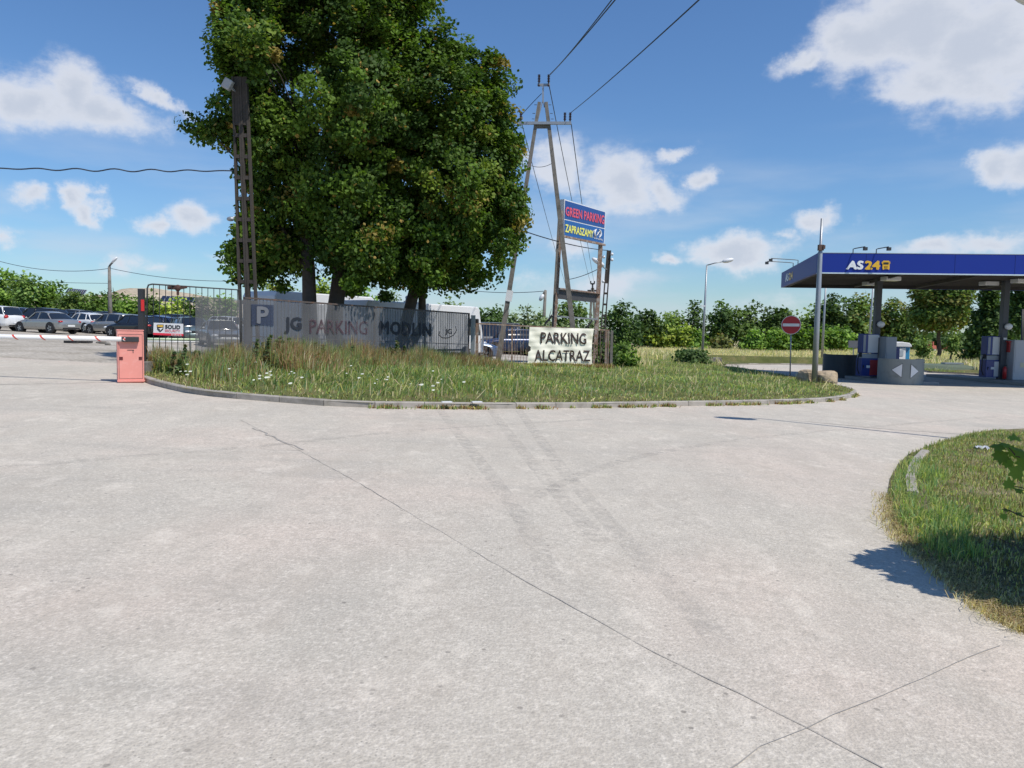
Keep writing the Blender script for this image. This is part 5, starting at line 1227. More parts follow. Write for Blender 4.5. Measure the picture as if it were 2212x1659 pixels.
# lettering on fascia
plf = (cn-edn*.0, fr_-edn*.0); Q7 = lambda x_, y_: ((2850+x_*.2486)/1.736, (930+y_*.2486)/1.736)
M_LW = mat('letter_white', (0.80, 0.82, 0.84), .4, var=.03); M_LY = mat('letter_yellow', (0.78, 0.46, 0.03), .4, var=.05)
def q7(pts, off=.02): return [PL(*Q7(*p), *plf, off) for p in pts]
text('lettering', 'AS', q7([(1325, 192), (1568, 190), (1556, 326), (1292, 326)]), M_LW, can, .05, lift=.01)
text('lettering', '24', q7([(1578, 192), (1816, 190), (1812, 328), (1575, 326)]), M_LY, can, .05, lift=.012)
def pz(pts, off, m_, nm): MB().prism(q7(pts, off), (0, -.006, 0)).build(nm, m_, can)
pz([(1862, 190), (1945, 192), (1952, 205), (1955, 300), (1948, 326), (1930, 326), (1928, 318), (1872, 318), (1870, 326), (1852, 326), (1846, 300), (1850, 205)], .02, M_LY, 'truck_emblem')
pz([(1864, 216), (1940, 217), (1942, 246), (1860, 246)], .03, M_SIGNBLK, 'truck_emblem_window')
pz([(1838, 205), (1847, 205), (1847, 240), (1838, 236)], .02, M_LY, 'truck_emblem_mirror'); pz([(1956, 206), (1964, 206), (1964, 238), (1956, 240)], .02, M_LY, 'truck_emblem_mirror')
pz([(1872, 272), (1930, 273), (1922, 306), (1880, 305)], .03, mat('letter_ochre', (0.35, .2, .02), .5), 'truck_emblem_grille')
pls = (cn, bk); 
def qs(pts, off=.02):
    r_ = []
    for p in pts:
        w_ = PL(*Q7(*p), *pls, 0); nn = Vector((-(bk-cn).y, (bk-cn).x, 0)).normalized(); nn = nn if nn.x < 0 else -nn; r_.append(w_+nn*off)
    return r_
def stext(s_, pts, m_):
    q = qs(pts); o_ = text('lettering', s_, q, m_, can, .04, lift=0.0); return o_
stext('AS', [(392, 392), (438, 376), (435, 494), (384, 516)], M_LW); stext('24', [(444, 374), (500, 352), (498, 462), (441, 490)], M_LY)

# pump islands, island end walls
M_CURB = mat('island_concrete', (0.33, .32, .3), .85, var=.15, scale=3, bump=.2)
M_CW = mat('grey_painted_concrete', (0.24, 0.26, 0.25), .6, var=.12, scale=3, stain=(0.15, .16, .15), stain_amt=.33, stain_scale=2)
for i, (cc_, lb) in enumerate(((c1, 'concrete pump island under the first canopy column'), (c2, 'concrete pump island under the second canopy column'))):
    tag(MB().box(cc_+Vector((.1, .3, .07)), (2.0, 7.2 if i == 0 else 8.5, .15), .10).build('pump_island', M_CURB, origin=cc_, bevel=.02), lb, 'pump island')
def arcwall(c, r, h, a0, a1, th, name, m_, label, legs=0.8, turn=0.0, seg=22):
    """U-shaped concrete guard wall, rounded end"""
    pts = []
    def rot(x_, y_): return Vector((c.x+x_*math.cos(turn)-y_*math.sin(turn), c.y+x_*math.sin(turn)+y_*math.cos(turn), 0))
    prof = [(r*math.cos(a0+(a1-a0)*i/seg), r*math.sin(a0+(a1-a0)*i/seg)) for i in range(seg+1)]
    inn = [(u*(r-th)/r, v*(r-th)/r) for u, v in prof]
    prof = [(prof[0][0], prof[0][1]+legs)]+prof+[(prof[-1][0], prof[-1][1]+legs)]; inn = [(inn[0][0], inn[0][1]+legs)]+inn+[(inn[-1][0], inn[-1][1]+legs)]
    n = len(prof); vs = []
    for z_ in (c.z-.1, c.z+h):
        for ring in (prof, inn):
            for u, v in ring: q = rot(u, v); q.z = z_; vs.append(q)
    fs = []
    for i in range(n-1): fs += [(i, i+1, 2*n+i+1, 2*n+i), (n+i, 3*n+i, 3*n+i+1, n+i+1), (2*n+i, 2*n+i+1, 3*n+i+1, 3*n+i)]
    fs += [(0, 2*n, 3*n, n), (n-1, 2*n-1, 4*n-1, 3*n-1)]
    o = empty(name, c, label, 'guard wall'); MB().add(vs, fs).build('wall', m_, o); return o
cA = gz(P(1945.5, 800, 35.45)); hA = 1.16
wa = arcwall(cA, .95, hA, math.pi, 2*math.pi, .16, 'guard_wall', M_CW, 'grey curved concrete guard wall carrying two white triangles, in front of the pumps', legs=.25, turn=.0)
# triangles follow the curve
def on_cyl(px, py, c, r, off):
    d = ray(px, py); o = Vector((0, 0, CAMZ)); dx, dy = d.x, d.y; ox, oy = o.x-c.x, o.y-c.y; rr = r+off; A_ = dx*dx+dy*dy; B_ = 2*(ox*dx+oy*dy); C_ = ox*ox+oy*oy-rr*rr; D_ = B_*B_-4*A_*C_
    if D_ < 0: D_ = 0
    return o+d*((-B_-math.sqrt(D_))/(2*A_))
Q2 = lambda x_, y_: ((3130+x_*.1853)/1.736, (1220+y_*.1853)/1.736)
def ctri(pts, m_, off, nm):
    mb = MB(); (a, b, c_) = [Vector(p) for p in pts]; N_ = 8; vs = []; fs = []; ix = {}
    for i in range(N_+1):
        for j in range(N_+1-i):
            p = a+(b-a)*(i/N_)+(c_-a)*(j/N_); ix[i, j] = len(vs); vs.append(on_cyl(*Q2(p.x, p.y), cA, .95, off))
    for i in range(N_):
        for j in range(N_-i):
            fs.append((ix[i, j], ix[i+1, j], ix[i, j+1]))
            if j < N_-i-1: fs.append((ix[i+1, j], ix[i+1, j+1], ix[i, j+1]))
    o_ = mb.add(vs, fs).build(nm, m_, wa); md = o_.modifiers.new('s', 'SOLIDIFY'); md.thickness = .006; md.offset = 0
ctri([(1140, 900), (1380, 768), (1358, 1065)], M_SIGNBLK, .012, 'triangle_border'); ctri([(1543, 782), (1708, 935), (1526, 1075)], M_SIGNBLK, .012, 'triangle_border')
ctri([(1153, 900), (1372, 780), (1352, 1052)], M_WHITE, .022, 'triangle'); ctri([(1552, 795), (1698, 933), (1535, 1064)], M_WHITE, .022, 'triangle')
cB = gz(P(1820, 800, 40.2)); M_DW = mat('dark_painted_concrete', (0.05, .06, .068), .6, var=.15)
arcwall(cB, .95, 1.2, math.pi, 2*math.pi, .16, 'guard_wall', M_DW, 'dark curved guard wall left of the first pump', legs=1.0, turn=-.35)
# flat dark side of that wall
M_PW = mat('pump_white', (0.62, .64, .66), .35, var=.04); M_PB = mat('pump_blue', (0.02, .045, .22), .3, var=.08); M_PG = mat('pump_grey', (0.30, .33, .36), .4, var=.08); M_PR = mat('pump_red', (0.35, .03, .03), .4)
def pump(c, label, w=.85, d=.5, h=2.05, turn=.1, red=False):
    o = empty('fuel_pump', c, label, 'fuel pump', 'fuel pumps under the canopy'); Rz = Matrix.Rotation(turn, 3, 'Z')
    def T(x_, y_, z_): return c+Rz @ Vector((x_, y_, z_))
    MB().box(T(0, 0, .09+h*.21), (w, d, h*.42), turn).build('lower_housing', M_PB, o, bevel=.02)
    MB().box(T(w*.24, -d/2-.006, .09+h*.2), (w*.48, .012, h*.36), turn).build('lower_door', M_PR if red else M_PW, o)
    MB().box(T(0, 0, .09+h*.47), (w*.92, d*.9, h*.10), turn).build('nozzle_shelf', M_PG, o)
    MB().box(T(0, 0, .09+h*.76), (w*.94, d*.9, h*.46), turn).build('upper_housing', M_PB, o, bevel=.02)
    MB().box(T(w*.15, -d*.45-.008, .09+h*.76), (w*.60, .016, h*.42), turn).build('display_panel', M_PW, o)
    MB().box(T(-w*.36, -d*.45-.006, .09+h*.76), (w*.14, .012, h*.40), turn).build('side_panel', M_PG, o)
    MB().tube([T(-w*.5, 0, .09+h*.5), T(-w*.62, -.1, .09+h*.42), T(-w*.66, -.12, .45), T(-w*.56, -.14, .2), T(-w*.42, -.15, .22), T(-w*.38, -.28, .6)], .025, 7).build('hose', M_BLACK, o, smooth=True)
    MB().box(T(-w*.5, -.12, .09+h*.5), (.1, .12, .22), turn).build('nozzle', M_BLACK, o)
    MB().box(T(-.1*w, -d/2-.01, .09+h*.22), (.18, .014, .12), turn).build('sticker', M_WHITE, o)
    return o
pump(gz(P(1872, 800, 37.6), .15), 'blue and red fuel pump left of the first canopy column', red=True)
pump(gz(P(2139, 800, 38.4), .15), 'blue fuel pump with white panels left of the second canopy column', w=.85)
def cabinet(c, label, w, d, h, m_, turn=.1, nm='dispenser_cabinet'):
    o = empty(nm, c, label, 'cabinet'); MB().box(c+Vector((0, 0, h/2)), (w, d, h), turn).build('housing', m_, o, bevel=.03)
    Rz = Matrix.Rotation(turn, 3, 'Z'); MB().box(c+Vector((0, 0, h*.55))+Rz @ Vector((w*.0, -d/2-.008, 0)), (w*.82, .012, h*.74), turn).build('door', m_, o, bevel=.004)
    MB().box(c+Vector((0, 0, h*.38))+Rz @ Vector((w*.1, -d/2-.018, 0)), (.2, .01, .24), turn).build('sticker', mat('pale_sticker', (.6, .58, .4), .5), o)
    return o
cabinet(gz(P(1915, 800, 37.2), .15), 'tall pale grey cabinet right of the first column behind the curved wall', .55, .6, 2.0, M_PG)
cabinet(gz(P(2192, 800, 38.0), .15), 'tall pale cabinet right of the second canopy column', .74, .7, 1.95, mat('cabinet_pale', (0.45, .47, .5), .4, var=.05))
# red extinguisher and red hood on second column
ex = empty('fire_extinguisher', c2+Vector((.12, -.3, .15)), 'red fire extinguisher standing at the foot of the second canopy column', 'fire extinguisher')
e0 = c2+Vector((-.02, -.34, .2)); MB().tube([e0, e0+Vector((0, 0, .5)), e0+Vector((0, 0, .56)), e0+Vector((0, 0, .6))], [.09, .09, .05, .03], 12).build('cylinder', mat('extinguisher_red', (.5, .03, .03), .3), ex, smooth=True); MB().box(e0+Vector((.02, 0, .64)), (.12, .04, .06)).build('valve', M_BLACK, ex)
rh = c2+Vector((.26, -.2, 1.75)); tag(MB().box(rh, (.28, .25, .5)).box(rh+Vector((0, -.02, .27)), (.42, .32, .05)).build('emergency_box', mat('box_red', (.4, .04, .04), .4), origin=rh), 'red box with a small roof fixed to the second canopy column', 'box')
# blue bin and hatch behind curved wall
bc = gz(P(1928.5, 800, 38.6), .02); cabinet(bc, 'dark blue paper towel bin behind the curved guard wall', .40, .4, 1.62, M_PB, nm='waste_bin')
# portable toilet
tcn_ = gz(P(1934, 790, 47)); to = empty('portable_toilet', tcn_, 'white and blue portable toilet with a domed roof behind the curved guard wall', 'portable toilet')
M_TB = mat('toilet_blue', (0.03, .22, .42), .4); MB().box(tcn_+Vector((0, 0, .78)), (1.08, 1.1, 1.56), .1).build('cabin', M_TB, to, bevel=.04)
MB().box(tcn_+Vector((-.06, -.58, .78)), (.74, .03, 1.45), .1).build('door', M_WHITE, to, bevel=.02)
MB().box(tcn_+Vector((-.0, -.61, 1.2)), (.3, .02, .34), .1).build('door_vent', mat('vent_grey', (.35, .4, .45), .5), to)
dome = [(-1, 0), (-.97, .14), (-.75, .25), (0, .31), (.75, .25), (.97, .14), (1, 0)]
MB().prism([tcn_+Vector((u*.62, -.66, 1.56+v)) for u, v in dome], (0, 1.25, 0)).build('roof', M_WHITE, to, bevel=.04)
# sign seen from the back
sb = P(1844, 772, 46); sb0 = gz(sb); so2 = empty('road_sign', sb0, 'square road sign seen from its grey back, above the dark wall', 'road sign')
MB().tube([sb0, P(1844, 737, 46)], .035, 8).build('pole', M_STEEL, so2); MB().box(P(1843, 743.5, 45.92), (.62, .02, .42), .15).build('plate', mat('sign_back_grey', (0.13, .14, .16), .5), so2)
# green tank cover
p = gz(P(2032, 800, 49.5), .1); tk = empty('tank_cover', p, 'flat green metal tank cover in the grass right of the curved wall', 'tank cover')
MB().prism([p+Vector((-3.2, 0, 0)), p+Vector((-1.8, .1, .35)), p+Vector((1.6, .1, .35)), p+Vector((3.4, 0, .05)), p+Vector((3.4, 0, -.1)), p+Vector((-3.2, 0, -.1))], (0, 1.6, 0)).build('cover', mat('faded_green_metal', (0.12, .16, .11), .6), tk); MB().box(p+Vector((1.0, .5, .42)), (1.2, .5, .1)).build('lid', M_STEEL, tk)
# hand rail far right
hr = gz(P(2212, 800, 43)); ho = empty('hand_rail', hr, 'dark tubular hand rail at the right edge behind the pumps', 'rail')
for dx in (-.2, .8): MB().tube([hr+Vector((dx, 0, 0)), hr+Vector((dx, 0, 1.2))], .03, 7).build('post', M_DARKSTEEL, ho)
for dz in (.6, 1.2): MB().tube([hr+Vector((-.3, 0, dz)), hr+Vector((1.8, 0, dz))], .025, 7).build('rail', M_DARKSTEEL, ho)

# ================================================================== CARS
def carpaint(name, col, metal=.25): return mat(name, col, .28, metal, var=.03, coat=.6)
PAINT = dict(silver=carpaint('car_silver', (0.36, 0.37, 0.36), .55), white=carpaint('car_white', (0.72, 0.73, 0.73), 0), black=carpaint('car_black', (0.015, 0.016, 0.018)), navy=carpaint('car_navy', (0.02, 0.035, 0.09)), grey=carpaint('car_grey', (0.12, 0.125, 0.13)), blue=carpaint('car_blue', (0.03, 0.16, 0.42)), green=carpaint('car_green_grey', (0.14, 0.19, 0.19)), lblue=carpaint('car_pale_blue', (0.45, 0.55, 0.7), .1))
WHEELS = {}
def wheel_meshes(r):
    if r in WHEELS: return WHEELS[r]
    ty = MB(); n = 20; prof = [(.0, r*.62), (.02, r*.66), (.0, r*.94), (.03, r), (.19, r), (.215, r*.94), (.2, r*.6)]; vs = []; fs = []
    for i in range(n):
        a = 2*math.pi*i/n
        for (u, q) in prof: vs.append(Vector((q*math.cos(a), -u, q*math.sin(a))))
    k = len(prof)
    for i in range(n):
        j = (i+1) % n
        for m_ in range(k-1): fs.append((i*k+m_, i*k+m_+1, j*k+m_+1, j*k+m_))
    ty.add(vs, fs); a_ = ty.build('tyre', M_BLACK, smooth=True)
    rm = MB(); rm.tube([Vector((0, -.05, 0)), Vector((0, -.07, 0))], r*.62, 20)
    rm2 = MB()
    for i in range(5):
        t = 2*math.pi*i/5; rm2.beam(Vector((0, -.015, 0)), Vector((r*.6*math.cos(t), -.015, r*.6*math.sin(t))), .08, .03, up=(0, 1, 0))
    rm2.tube([Vector((0, 0, 0)), Vector((0, -.03, 0))], r*.2, 10)
    n_ = 20; ring = []
    rm2.add([Vector((q*math.cos(2*math.pi*i/n_), -.01, q*math.sin(2*math.pi*i/n_))) for q in (r*.56, r*.64) for i in range(n_)], [(i, (i+1) % n_, n_+(i+1) % n_, n_+i) for i in range(n_)])
    b_ = rm2.build('rim', M_RIM); me1, me2 = a_.data, b_.data; bpy.data.objects.remove(a_); bpy.data.objects.remove(b_); WHEELS[r] = (me1, me2); return WHEELS[r]
def interp(xs, ys, x_): return float(np.interp(x_, xs, ys))
def make_car(style, paint, loc, heading, label, group):
    Lc, Wc, Hc = dict(saloon=(4.8, 1.84, 1.45), estate=(4.7, 1.85, 1.52), hatch=(4.3, 1.8, 1.48), suv=(4.6, 1.9, 1.70), van=(5.0, 2.0, 2.1))[style]
    o = empty('parked_car', (0, 0, 0), label, 'car', group); hl = Lc/2; wr = .335 if style != 'suv' else .37
    bz = .22; belt = {'saloon': .96, 'estate': .98, 'hatch': .98, 'suv': 1.10, 'van': 1.15}[style]
    xs = np.array([-hl, -hl+.05, -hl+.25, -hl+.7, -hl+1.2, -.4, .5, hl-1.35, hl-.9, hl-.4, hl-.12, hl])
    tail = belt-.02 if style == 'saloon' else belt
    zt_ = np.array([belt-.28, tail-.10, tail, tail+.02, belt+.0, belt, belt-.02, belt-.02, belt-.10, belt-.2, belt-.34, belt-.48])
    zbm = np.array([.36, .28, .24, bz, bz, bz, bz, bz, bz, .22, .24, .34])
    wv = np.array([.70, .84, .93, .985, 1, 1, 1, 1, .985, .93, .80, .62])*Wc/2
    NS = 30; X_ = np.linspace(-hl, hl, NS); X_ = np.concatenate([[-hl, -hl+.04, -hl+.12], X_[1:-1], [hl-.12, hl-.04, hl]]); X_.sort()
    vs = []; sec = 0
    for x_ in X_:
        w = interp(xs, wv, x_); t_ = interp(xs, zt_, x_); b_ = interp(xs, zbm, x_); m_ = (t_+b_)/2
        half = [(0, b_), (w*.80, b_), (w*.97, b_+.07), (w, b_+(t_-b_)*.35), (w*.985, b_+(t_-b_)*.62), (w*1.0, b_+(t_-b_)*.75), (w*.955, t_-.05), (w*.86, t_), (0, t_+.03)]
        row = half+[(-a, b) for a, b in reversed(half[1:-1])]; sec = len(row)
        vs += [Vector((x_, a, b)) for a, b in row]
    fs = []; n = len(X_)
    for i in range(n-1):
        for k in range(sec): fs.append((i*sec+k, i*sec+(k+1) % sec, (i+1)*sec+(k+1) % sec, (i+1)*sec+k))
    fs += [tuple(range(sec)), tuple((n-1)*sec+k for k in reversed(range(sec)))]
    # wheel openings: faces of the flank inside the arch circle are dark
    mb = MB(); mb.add(vs, fs)
    body = mb.build('body', PAINT[paint], o, smooth=True)
    ax = (hl-.86, -hl+.92)
    for a_ in ax:
        for sd_ in (-1, 1):
            ar = MB().tube([Vector((a_, sd_*(Wc/2-.25), wr+.03)), Vector((a_, sd_*(Wc/2+.006), wr+.03))], wr+.07, 22); ar.build('wheel_arch', M_BLACK, o)
            wh = bpy.data.objects.new('wheel', None); C.objects.link(wh); wh.parent = o; wh.location = (a_, sd_*(Wc/2+.012), wr); wh.rotation_euler = (0, 0, 0 if sd_ > 0 else math.pi)
            t1, t2 = wheel_meshes(wr)
            for nm, me in (('tyre', t1), ('rim', t2)): q = bpy.data.objects.new(nm, me); C.objects.link(q); q.parent = wh
    # cabin: glass body with painted roof and pillars
    P_ = dict(saloon=([-hl+.75, -hl+1.35, -.5, .3, hl-1.55], [belt, Hc-.10, Hc, Hc-.03, belt-.03]), estate=([-hl+.15, -hl+.45, -.5, .35, hl-1.4], [belt, Hc-.08, Hc, Hc-.03, belt-.03]),
              hatch=([-hl+.12, -hl+.55, -.4, .35, hl-1.3], [belt, Hc-.12, Hc, Hc-.03, belt-.03]), suv=([-hl+.12, -hl+.42, -.5, .45, hl-1.3], [belt, Hc-.08, Hc, Hc-.03, belt-.03]), van=([-hl+.05, -hl+.12, -.5, .9, hl-.9], [belt, Hc-.04, Hc, Hc-.03, belt]))[style]
    cx_, cz_ = P_; XS = np.unique(np.concatenate([np.linspace(cx_[0], cx_[-1], 22), cx_])); 
    def cz(x_): 
        t_ = interp(cx_, cz_, x_); return t_
    vs = []; rows = []
    for x_ in XS:
        t_ = cz(x_); w0 = Wc/2*.90; w1 = Wc/2*(.90-.24*(t_-belt)/(Hc-belt)) if t_ > belt else w0
        w0 = min(w0, interp(xs, wv, x_)*.88); w1 = min(w1, w0)
        rows.append([(x_, -w0, belt-.06), (x_, -w1, t_-.03), (x_, -w1*.86, t_), (x_, 0, t_+.025), (x_, w1*.86, t_), (x_, w1, t_-.03), (x_, w0, belt-.06)])
    m = MB(); k = 7; n = len(rows); m.add([Vector(q) for r_ in rows for q in r_], [(i*k+j, i*k+j+1, (i+1)*k+j+1, (i+1)*k+j) for i in range(n-1) for j in range(k-1)]+[tuple(range(k)), tuple((n-1)*k+j for j in reversed(range(k)))])
    m.build('windows', M_GLASS if style != 'van' else M_GLASS, o, smooth=True)
    # roof skin
    rr = [r_ for r_, x_ in zip(rows, XS) if cx_[1]-.02 <= x_ <= cx_[3]+.02]; m = MB(); n = len(rr); e = .012
    vv = [Vector((q[0], q[1]*1.012, q[2]+e)) for r_ in rr for q in r_[1:6]]; m.add(vv, [(i*5+j, i*5+j+1, (i+1)*5+j+1, (i+1)*5+j) for i in range(n-1) for j in range(4)])
    ro_ = m.build('roof', PAINT[paint], o, smooth=True); md = ro_.modifiers.new('s', 'SOLIDIFY'); md.thickness = .03; md.offset = 0
    # pillars
    m = MB()
    for sd_ in (-1, 1):
        def side(x_, f): # f 0 belt 1 roof
            r_ = [interp(XS, [q[i2] for q in [rw[5] for rw in rows]], x_) for i2 in (1, 2)]; b_ = interp(XS, [rw[6][1] for rw in rows], x_); return Vector((x_, sd_*(b_+(r_[0]-b_)*f+.012), (belt-.05)+(r_[1]-belt+.05)*f))
        m.beam(side(cx_[-1]+.02, 0), side(cx_[3], 1), .05, .05); m.beam(side(-.15, 0), side(-.2, 1), .06, .03); m.beam(side(cx_[0]+.1, 0), side(cx_[1]+.05, 1), .09 if style == 'saloon' else .12, .05)
        if style != 'saloon': m.beam(side(cx_[0]+.75, 0), side(cx_[1]+.45, 1), .06, .03)
        m.beam(side(cx_[0]+.2, 0), side(cx_[-1]-.1, 0), .03, .035)
    m.build('pillars', PAINT[paint], o)
    for sd_ in (-1, 1):
        hx = hl-.17; MB().ball(Vector((hx-.05, sd_*Wc*.36, belt-.33)), (.2, .2, .075), 10, 7).build('headlight', M_LAMP, o, smooth=True)
        MB().ball(Vector((-hl+.13, sd_*Wc*.375, belt-.17)), (.13, .17, .075 if style in ('saloon', 'hatch') else .14), 10, 7).build('tail_light', M_RED, o, smooth=True)
        MB().ball(Vector((cx_[-1]-.15, sd_*(Wc/2+.07), belt+.06)), (.07, .11, .07), 8, 6).build('mirror', PAINT[paint], o, smooth=True)
    MB().box(Vector((-hl-.012, 0, .60 if style != 'saloon' else .52)), (.02, .52, .12)).build('number_plate', M_PLATE, o)
    MB().box(Vector((hl+.008, 0, .50)), (.02, .52, .11)).build('number_plate', M_PLATE, o)
    MB().box(Vector((hl-.03, 0, .64)), (.05, 1.0, .12)).build('grille', M_BLACK, o)
    MB().box(Vector((-hl-.0, 0, .33)), (.06, Wc*.66, .10)).build('rear_valance', M_BLACK, o)
    o.location = loc; o.rotation_euler = (0, 0, heading); return o
HD = math.atan2(.385, -.92)
GC = 'cars parked in rows across the lot'
cars = [ # px, Y, style, paint, heading offset, label
 (102, 54, 'saloon', 'silver', 0, 'silver saloon parked at the front left of the lot, its tail to the barrier boom'),
 (187, 59.5, 'hatch', 'white', -.15, 'white hatchback right behind the tail of the silver saloon'),
 (247, 57, 'estate', 'silver', -.05, 'silver estate car behind the barrier cabinet and right of the white hatchback'),
 (292, 53, 'hatch', 'black', 0, 'black hatchback just behind the barrier cabinet and gate post'),
 (-24, 55, 'suv', 'white', .2, 'white off-roader cut off by the left edge'),
 (38, 65, 'suv', 'navy', .05, 'dark blue estate behind the gap between the white off-roader and the silver saloon'),
 (84, 62, 'suv', 'black', .3, 'black off-roader directly behind the bonnet of the silver saloon'),
 (112, 74, 'hatch', 'blue', 0, 'bright blue hatchback in the back row above the silver saloon'),
 (150, 68, 'suv', 'grey', .1, 'dark grey off-roader behind the roof of the silver saloon'),
 (188, 69, 'estate', 'silver', 0, 'silver estate with a dark rear window behind the white hatchback'),
 (172, 62, 'hatch', 'black', -.1, 'black hatchback squeezed between the silver saloon and the white hatchback'),
 (10, 76, 'estate', 'grey', 0, 'grey car in the back row at the left edge'),
 (222, 77, 'suv', 'navy', 0, 'dark blue car in the back row left of the lamp post'),
 (275, 74, 'estate', 'grey', 0, 'dark grey car in the back row behind the gate post'),
 (330, 64, 'estate', 'navy', .1, 'dark blue estate with a pale roof seen through the gate bars'),
 (338, 54, 'hatch', 'navy', .1, 'dark blue hatchback behind the security sign'),
 (398, 66, 'hatch', 'lblue', 0, 'pale blue hatchback seen through the right part of the gate'),
 (412, 49, 'estate', 'green', 2.6, 'green grey estate facing the gate, half behind the mesh banner'),
 (370, 72, 'suv', 'black', 0, 'black car in the back row behind the gate'),
 (478, 66, 'suv', 'white', 0, 'white roofed car seen dimly through the mesh banner'),
 (476, 43, 'saloon', 'silver', 2.5, 'silver saloon facing forward behind the left end of the mesh banner'),
 (560, 58, 'hatch', 'grey', 0, 'grey hatchback behind the mesh banner beyond the ladder pole')]
for (px, Y_, stl, pt_, dh, lb) in cars:
    g_ = gz(P(px, 710, Y_)); make_car(stl, pt_, (g_.x, g_.y, g_.z+.012), HD+dh, lb, GC)
for (px, Y_, stl, pt_, hd, lb) in [(1102, 53, 'suv', 'navy', R(200), 'dark blue estate car parked behind the left half of the rusty fence'), (990, 39, 'hatch', 'lblue', R(5), 'nose of a pale blue car peeping out right of the white minibus'), (1048, 56, 'van', 'grey', R(190), 'grey van standing behind the white minibus nose')]:
    g_ = gz(P(px, 760, Y_)); make_car(stl, pt_, (g_.x, g_.y, g_.z+.012), hd, lb, 'cars behind the rusty fence')

# ---- white minibus and van behind the banner
def minibus(a, b, Wd, H, label, name='minibus'):
    """a rear, b front corner on the near side (ground)"""
    t = (b-a).normalized(); n = Vector((-t.y, t.x, 0)); n = n if n.y > 0 else -n; L_ = (b-a).length; z0 = gz(a).z+.03
    o = empty(name, gz(a), label, 'minibus')
    def T(u, v, w): q = a+t*u+n*v; return Vector((q.x, q.y, z0+w))
    prof = [(0, .38), (0, H-.2), (.12, H), (L_-.55, H), (L_-.40, H-.1), (L_-.12, 1.35), (L_, 1.1), (L_, .38)]
    MB().prism([T(u, 0, w) for u, w in prof], n*Wd).build('body', M_WHITE, o, bevel=.05)
    k = 0
    for i in range(k):
        u0 = L_-5.2+i*1.3; MB().prism([T(u0, -.012, 1.35), T(u0+1.12, -.012, 1.35), T(u0+1.12, -.012, H-.45), T(u0, -.012, H-.45)], n*.01).build('window', M_GLASS, o)
    MB().prism([T(L_-1.35, -.012, 1.2), T(L_-.3, -.012, 1.2), T(L_-.5, -.012, H-.55), T(L_-1.35, -.012, H-.55)], n*.01).build('window', M_GLASS, o)
    MB().prism([T(L_-.13, .12, 1.4), T(L_-.13, Wd-.12, 1.4), T(L_-.38, Wd-.12, H-.14), T(L_-.38, .12, H-.14)], t*.02).build('windscreen', M_GLASS, o)
    MB().box(T(L_*.45, -.005, .55), (L_*.9, .02, .06), math.atan2(t.y, t.x)).build('trim_strip', M_DARKSTEEL, o)
    for u in (1.3, L_-1.5):
        for v in (.0, Wd):
            c = T(u, v, .34); MB().tube([c-n*.03, c+n*.2] if v == 0 else [c-n*.2, c+n*.03], .36, 18).build('wheel', M_BLACK, o)
    MB().box(T(L_-.9, -.18, 1.75), (.1, .2, .35), math.atan2(t.y, t.x)).build('mirror', M_BLACK, o)
    return o, T, L_, t
A0 = Vector((-5.55, 29.4, 0)); B0 = Vector((-1.35, 36.2, 0))
mbz, T, L_, t_ = minibus(A0, B0, 2.0, 2.5, 'white minibus with dark side windows parked behind the right half of the mesh banner')
MB().box(T(L_-1.5, -.008, 1.2), (.02, .012, 1.7), math.atan2(t_.y, t_.x)).build('door_seam', M_DARKSTEEL, mbz)
v = MB(); 
for (u, w, hh) in ((2.9, 0, .22), (3.2, .3, .28), (4.0, .4, .3)): v.tube([T(u, .5, 2.5), T(u+.1, .5, 2.5+hh)], .05, 7); v.ball(T(u+.1, .5, 2.5+hh), .09, 8, 6)
v.beam(T(2.8, .5, 2.55), T(4.2, .5, 2.55), .06, .06)
v.build('roof_fittings', M_STEEL, mbz)
A1 = Vector((-9.5, 31.0, 0)); B1 = Vector((-6.2, 36.2, 0)); minibus(A1, B1, 2.0, 2.75, 'second taller white minibus farther left, its roof showing between the maple trunks')

# ================================================================== FOREGROUND SAPLING + LITTER
bs = empty('sapling', (4.75, 4.75, hgt(4.75, 0)), 'young leafy sapling reaching in from the right edge, its shadow on the verge', 'sapling')
def maple_leaf(c, nrm, tip, s_, V_, F_):
    nrm = nrm.normalized(); tip = (tip-nrm*tip.dot(nrm)).normalized(); sd_ = nrm.cross(tip)
    prof = [(0, -.35), (.12, -.32), (.40, -.42), (.34, -.15), (.52, .02), (.34, .12), (.36, .34), (.16, .28), (0, .62), (-.16, .28), (-.36, .34), (-.34, .12), (-.52, .02), (-.34, -.15), (-.40, -.42), (-.12, -.32)]
    k = len(V_); V_.append(c+tip*s_*.02)
    for (a, b) in prof: V_.append(c+(sd_*a+tip*b)*s_-nrm*abs(a)*s_*.35)
    for i in range(16): F_.append((k, k+1+i, k+1+(i+1) % 16))
V_, F_ = [], []; rs_ = random.Random(4); stem = MB(); base = bs.location.copy()
stem.tube([base, base+Vector((-.05, 0, .9)), base+Vector((0, .05, 2.0))], [.035, .028, .012], 7)
for i in range(2300):
    d = Vector((rs_.gauss(0, 1), rs_.gauss(0, 1), rs_.gauss(0, 1))).normalized()*rs_.random()**.45; c = Vector((4.55, 4.80, 1.5))+Vector((d.x*1.05, d.y*.85, d.z*.75))
    if c.x < c.y*.665+.16: continue
    maple_leaf(c, Vector((rs_.gauss(0, .5), rs_.gauss(0, .5), 1)), Vector((rs_.gauss(0, 1), rs_.gauss(0, 1), -.3)), rs_.uniform(.1, .16), V_, F_)
for i in range(14):
    a = 2*math.pi*i/14; q = Vector((4.72, 4.7, 1.4))+Vector((math.cos(a)*.8, math.sin(a)*.7, rs_.uniform(-.3, .6))); stem.tube([base+Vector((0, 0, .5+.08*i)), q], [.012, .004], 5)
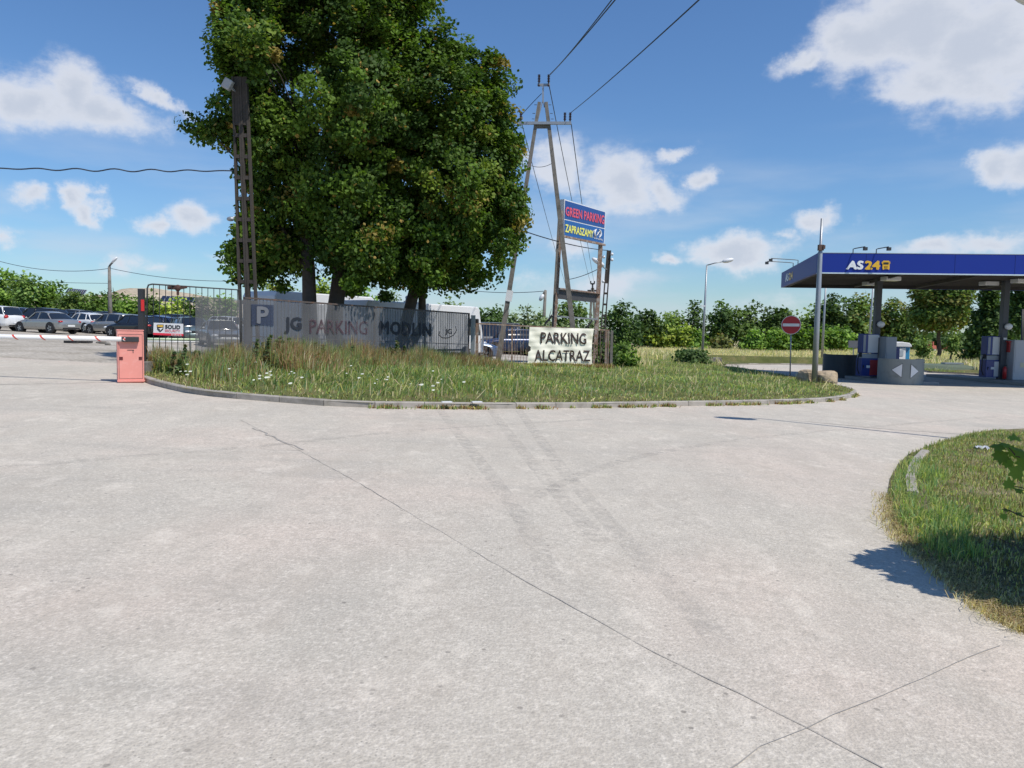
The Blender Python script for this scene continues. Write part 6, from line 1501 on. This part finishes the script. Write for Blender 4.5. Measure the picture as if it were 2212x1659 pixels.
def twig(pts, leafs):
    stem.tube(pts, [.010]+[.006]*(len(pts)-2)+[.003], 6)
    for (px, py, Y_, s_, n_, tp_) in leafs: maple_leaf(P(px, py, Y_), Vector(n_), Vector(tp_), s_*.82, V_, F_)
root = Vector((4.9, 5.4, .9)); Yq = 5.5
twig([root, P(2240, 1000, 5.6), P(2195, 985, Yq), P(2175, 962, Yq)], [(2172, 958, Yq, .11, (0, -.3, 1), (-.3, 0, .8)), (2155, 963, Yq, .13, (-.2, -.4, .9), (-1, 0, .1)), (2163, 985, Yq, .15, (-.3, -.9, .5), (-.2, 0, -1)), (2188, 972, Yq+.05, .15, (.1, -.8, .6), (1, 0, .2)), (2205, 975, Yq-.05, .15, (.2, -.6, .8), (1, 0, -.2)), (2180, 1000, Yq, .12, (0, -1, .4), (.2, 0, -1)), (2200, 1020, Yq-.1, .17, (.2, -1, .2), (.3, 0, -1)), (2212, 1000, Yq, .14, (0, -1, .3), (0, 0, -1)), (2193, 945, Yq+.1, .12, (0, -.5, .9), (.2, .2, 1))])
twig([root, P(2235, 1060, 5.6), P(2190, 1050, Yq)], [(2181, 1046, Yq, .11, (-.3, -1, .1), (-.1, 0, 1)), (2200, 1058, Yq, .09, (0, -.4, .9), (1, 0, 0))])
twig([root, P(2240, 1125, 5.6), P(2200, 1112, Yq), P(2170, 1098, Yq)], [(2172, 1100, Yq, .07, (0, -.2, 1), (-1, 0, .3)), (2168, 1116, Yq, .07, (-.5, -1, 0), (0, 0, -1)), (2200, 1108, Yq, .06, (0, -.3, 1), (.7, 0, .5))])
twig([root, P(2240, 1200, 5.5), P(2145, 1158, Yq)], [])
stem.build('stem', M_BARK, bs, smooth=True)
off = bs.location; Vn = np.array([(q-off)[:] for q in V_]); Fn = np.array(F_); tn = np.tile(np.array([(0.15, .25, .045)]), (len(Vn), 1))*np.repeat(RS.uniform(.7, 1.2, len(Vn)//17), 17)[:, None]
fast_mesh('leaves', Vn, Fn, M_LEAF, tn, bs)
p = G(2124, 971, .12); lt = MB(); n_ = 6; vs = [p+Vector((i/n_*.2-.1, j/2*.10, .03*math.sin(i*2.1+j*1.7)+.02)) for j in range(3) for i in range(n_+1)]
lt.add(vs, [(j*(n_+1)+i, j*(n_+1)+i+1, (j+1)*(n_+1)+i+1, (j+1)*(n_+1)+i) for j in range(2) for i in range(n_)])
o = lt.build('litter_paper', M_WHITE, origin=p); tag(o, 'scrap of white paper lying on the right verge', 'paper'); md = o.modifiers.new('s', 'SOLIDIFY'); md.thickness = .003
for (px, py, lb) in [(1030, 868, 'small scrap of white litter by the kerb below the rusty fence'), (965, 868, 'flat pale stone chip on the kerb near the middle')]:
    p = G(px, py, .15); tag(MB().box(p, (.2, .12, .02), .3).build('litter_scrap', M_WHITE, origin=p), lb, 'litter')
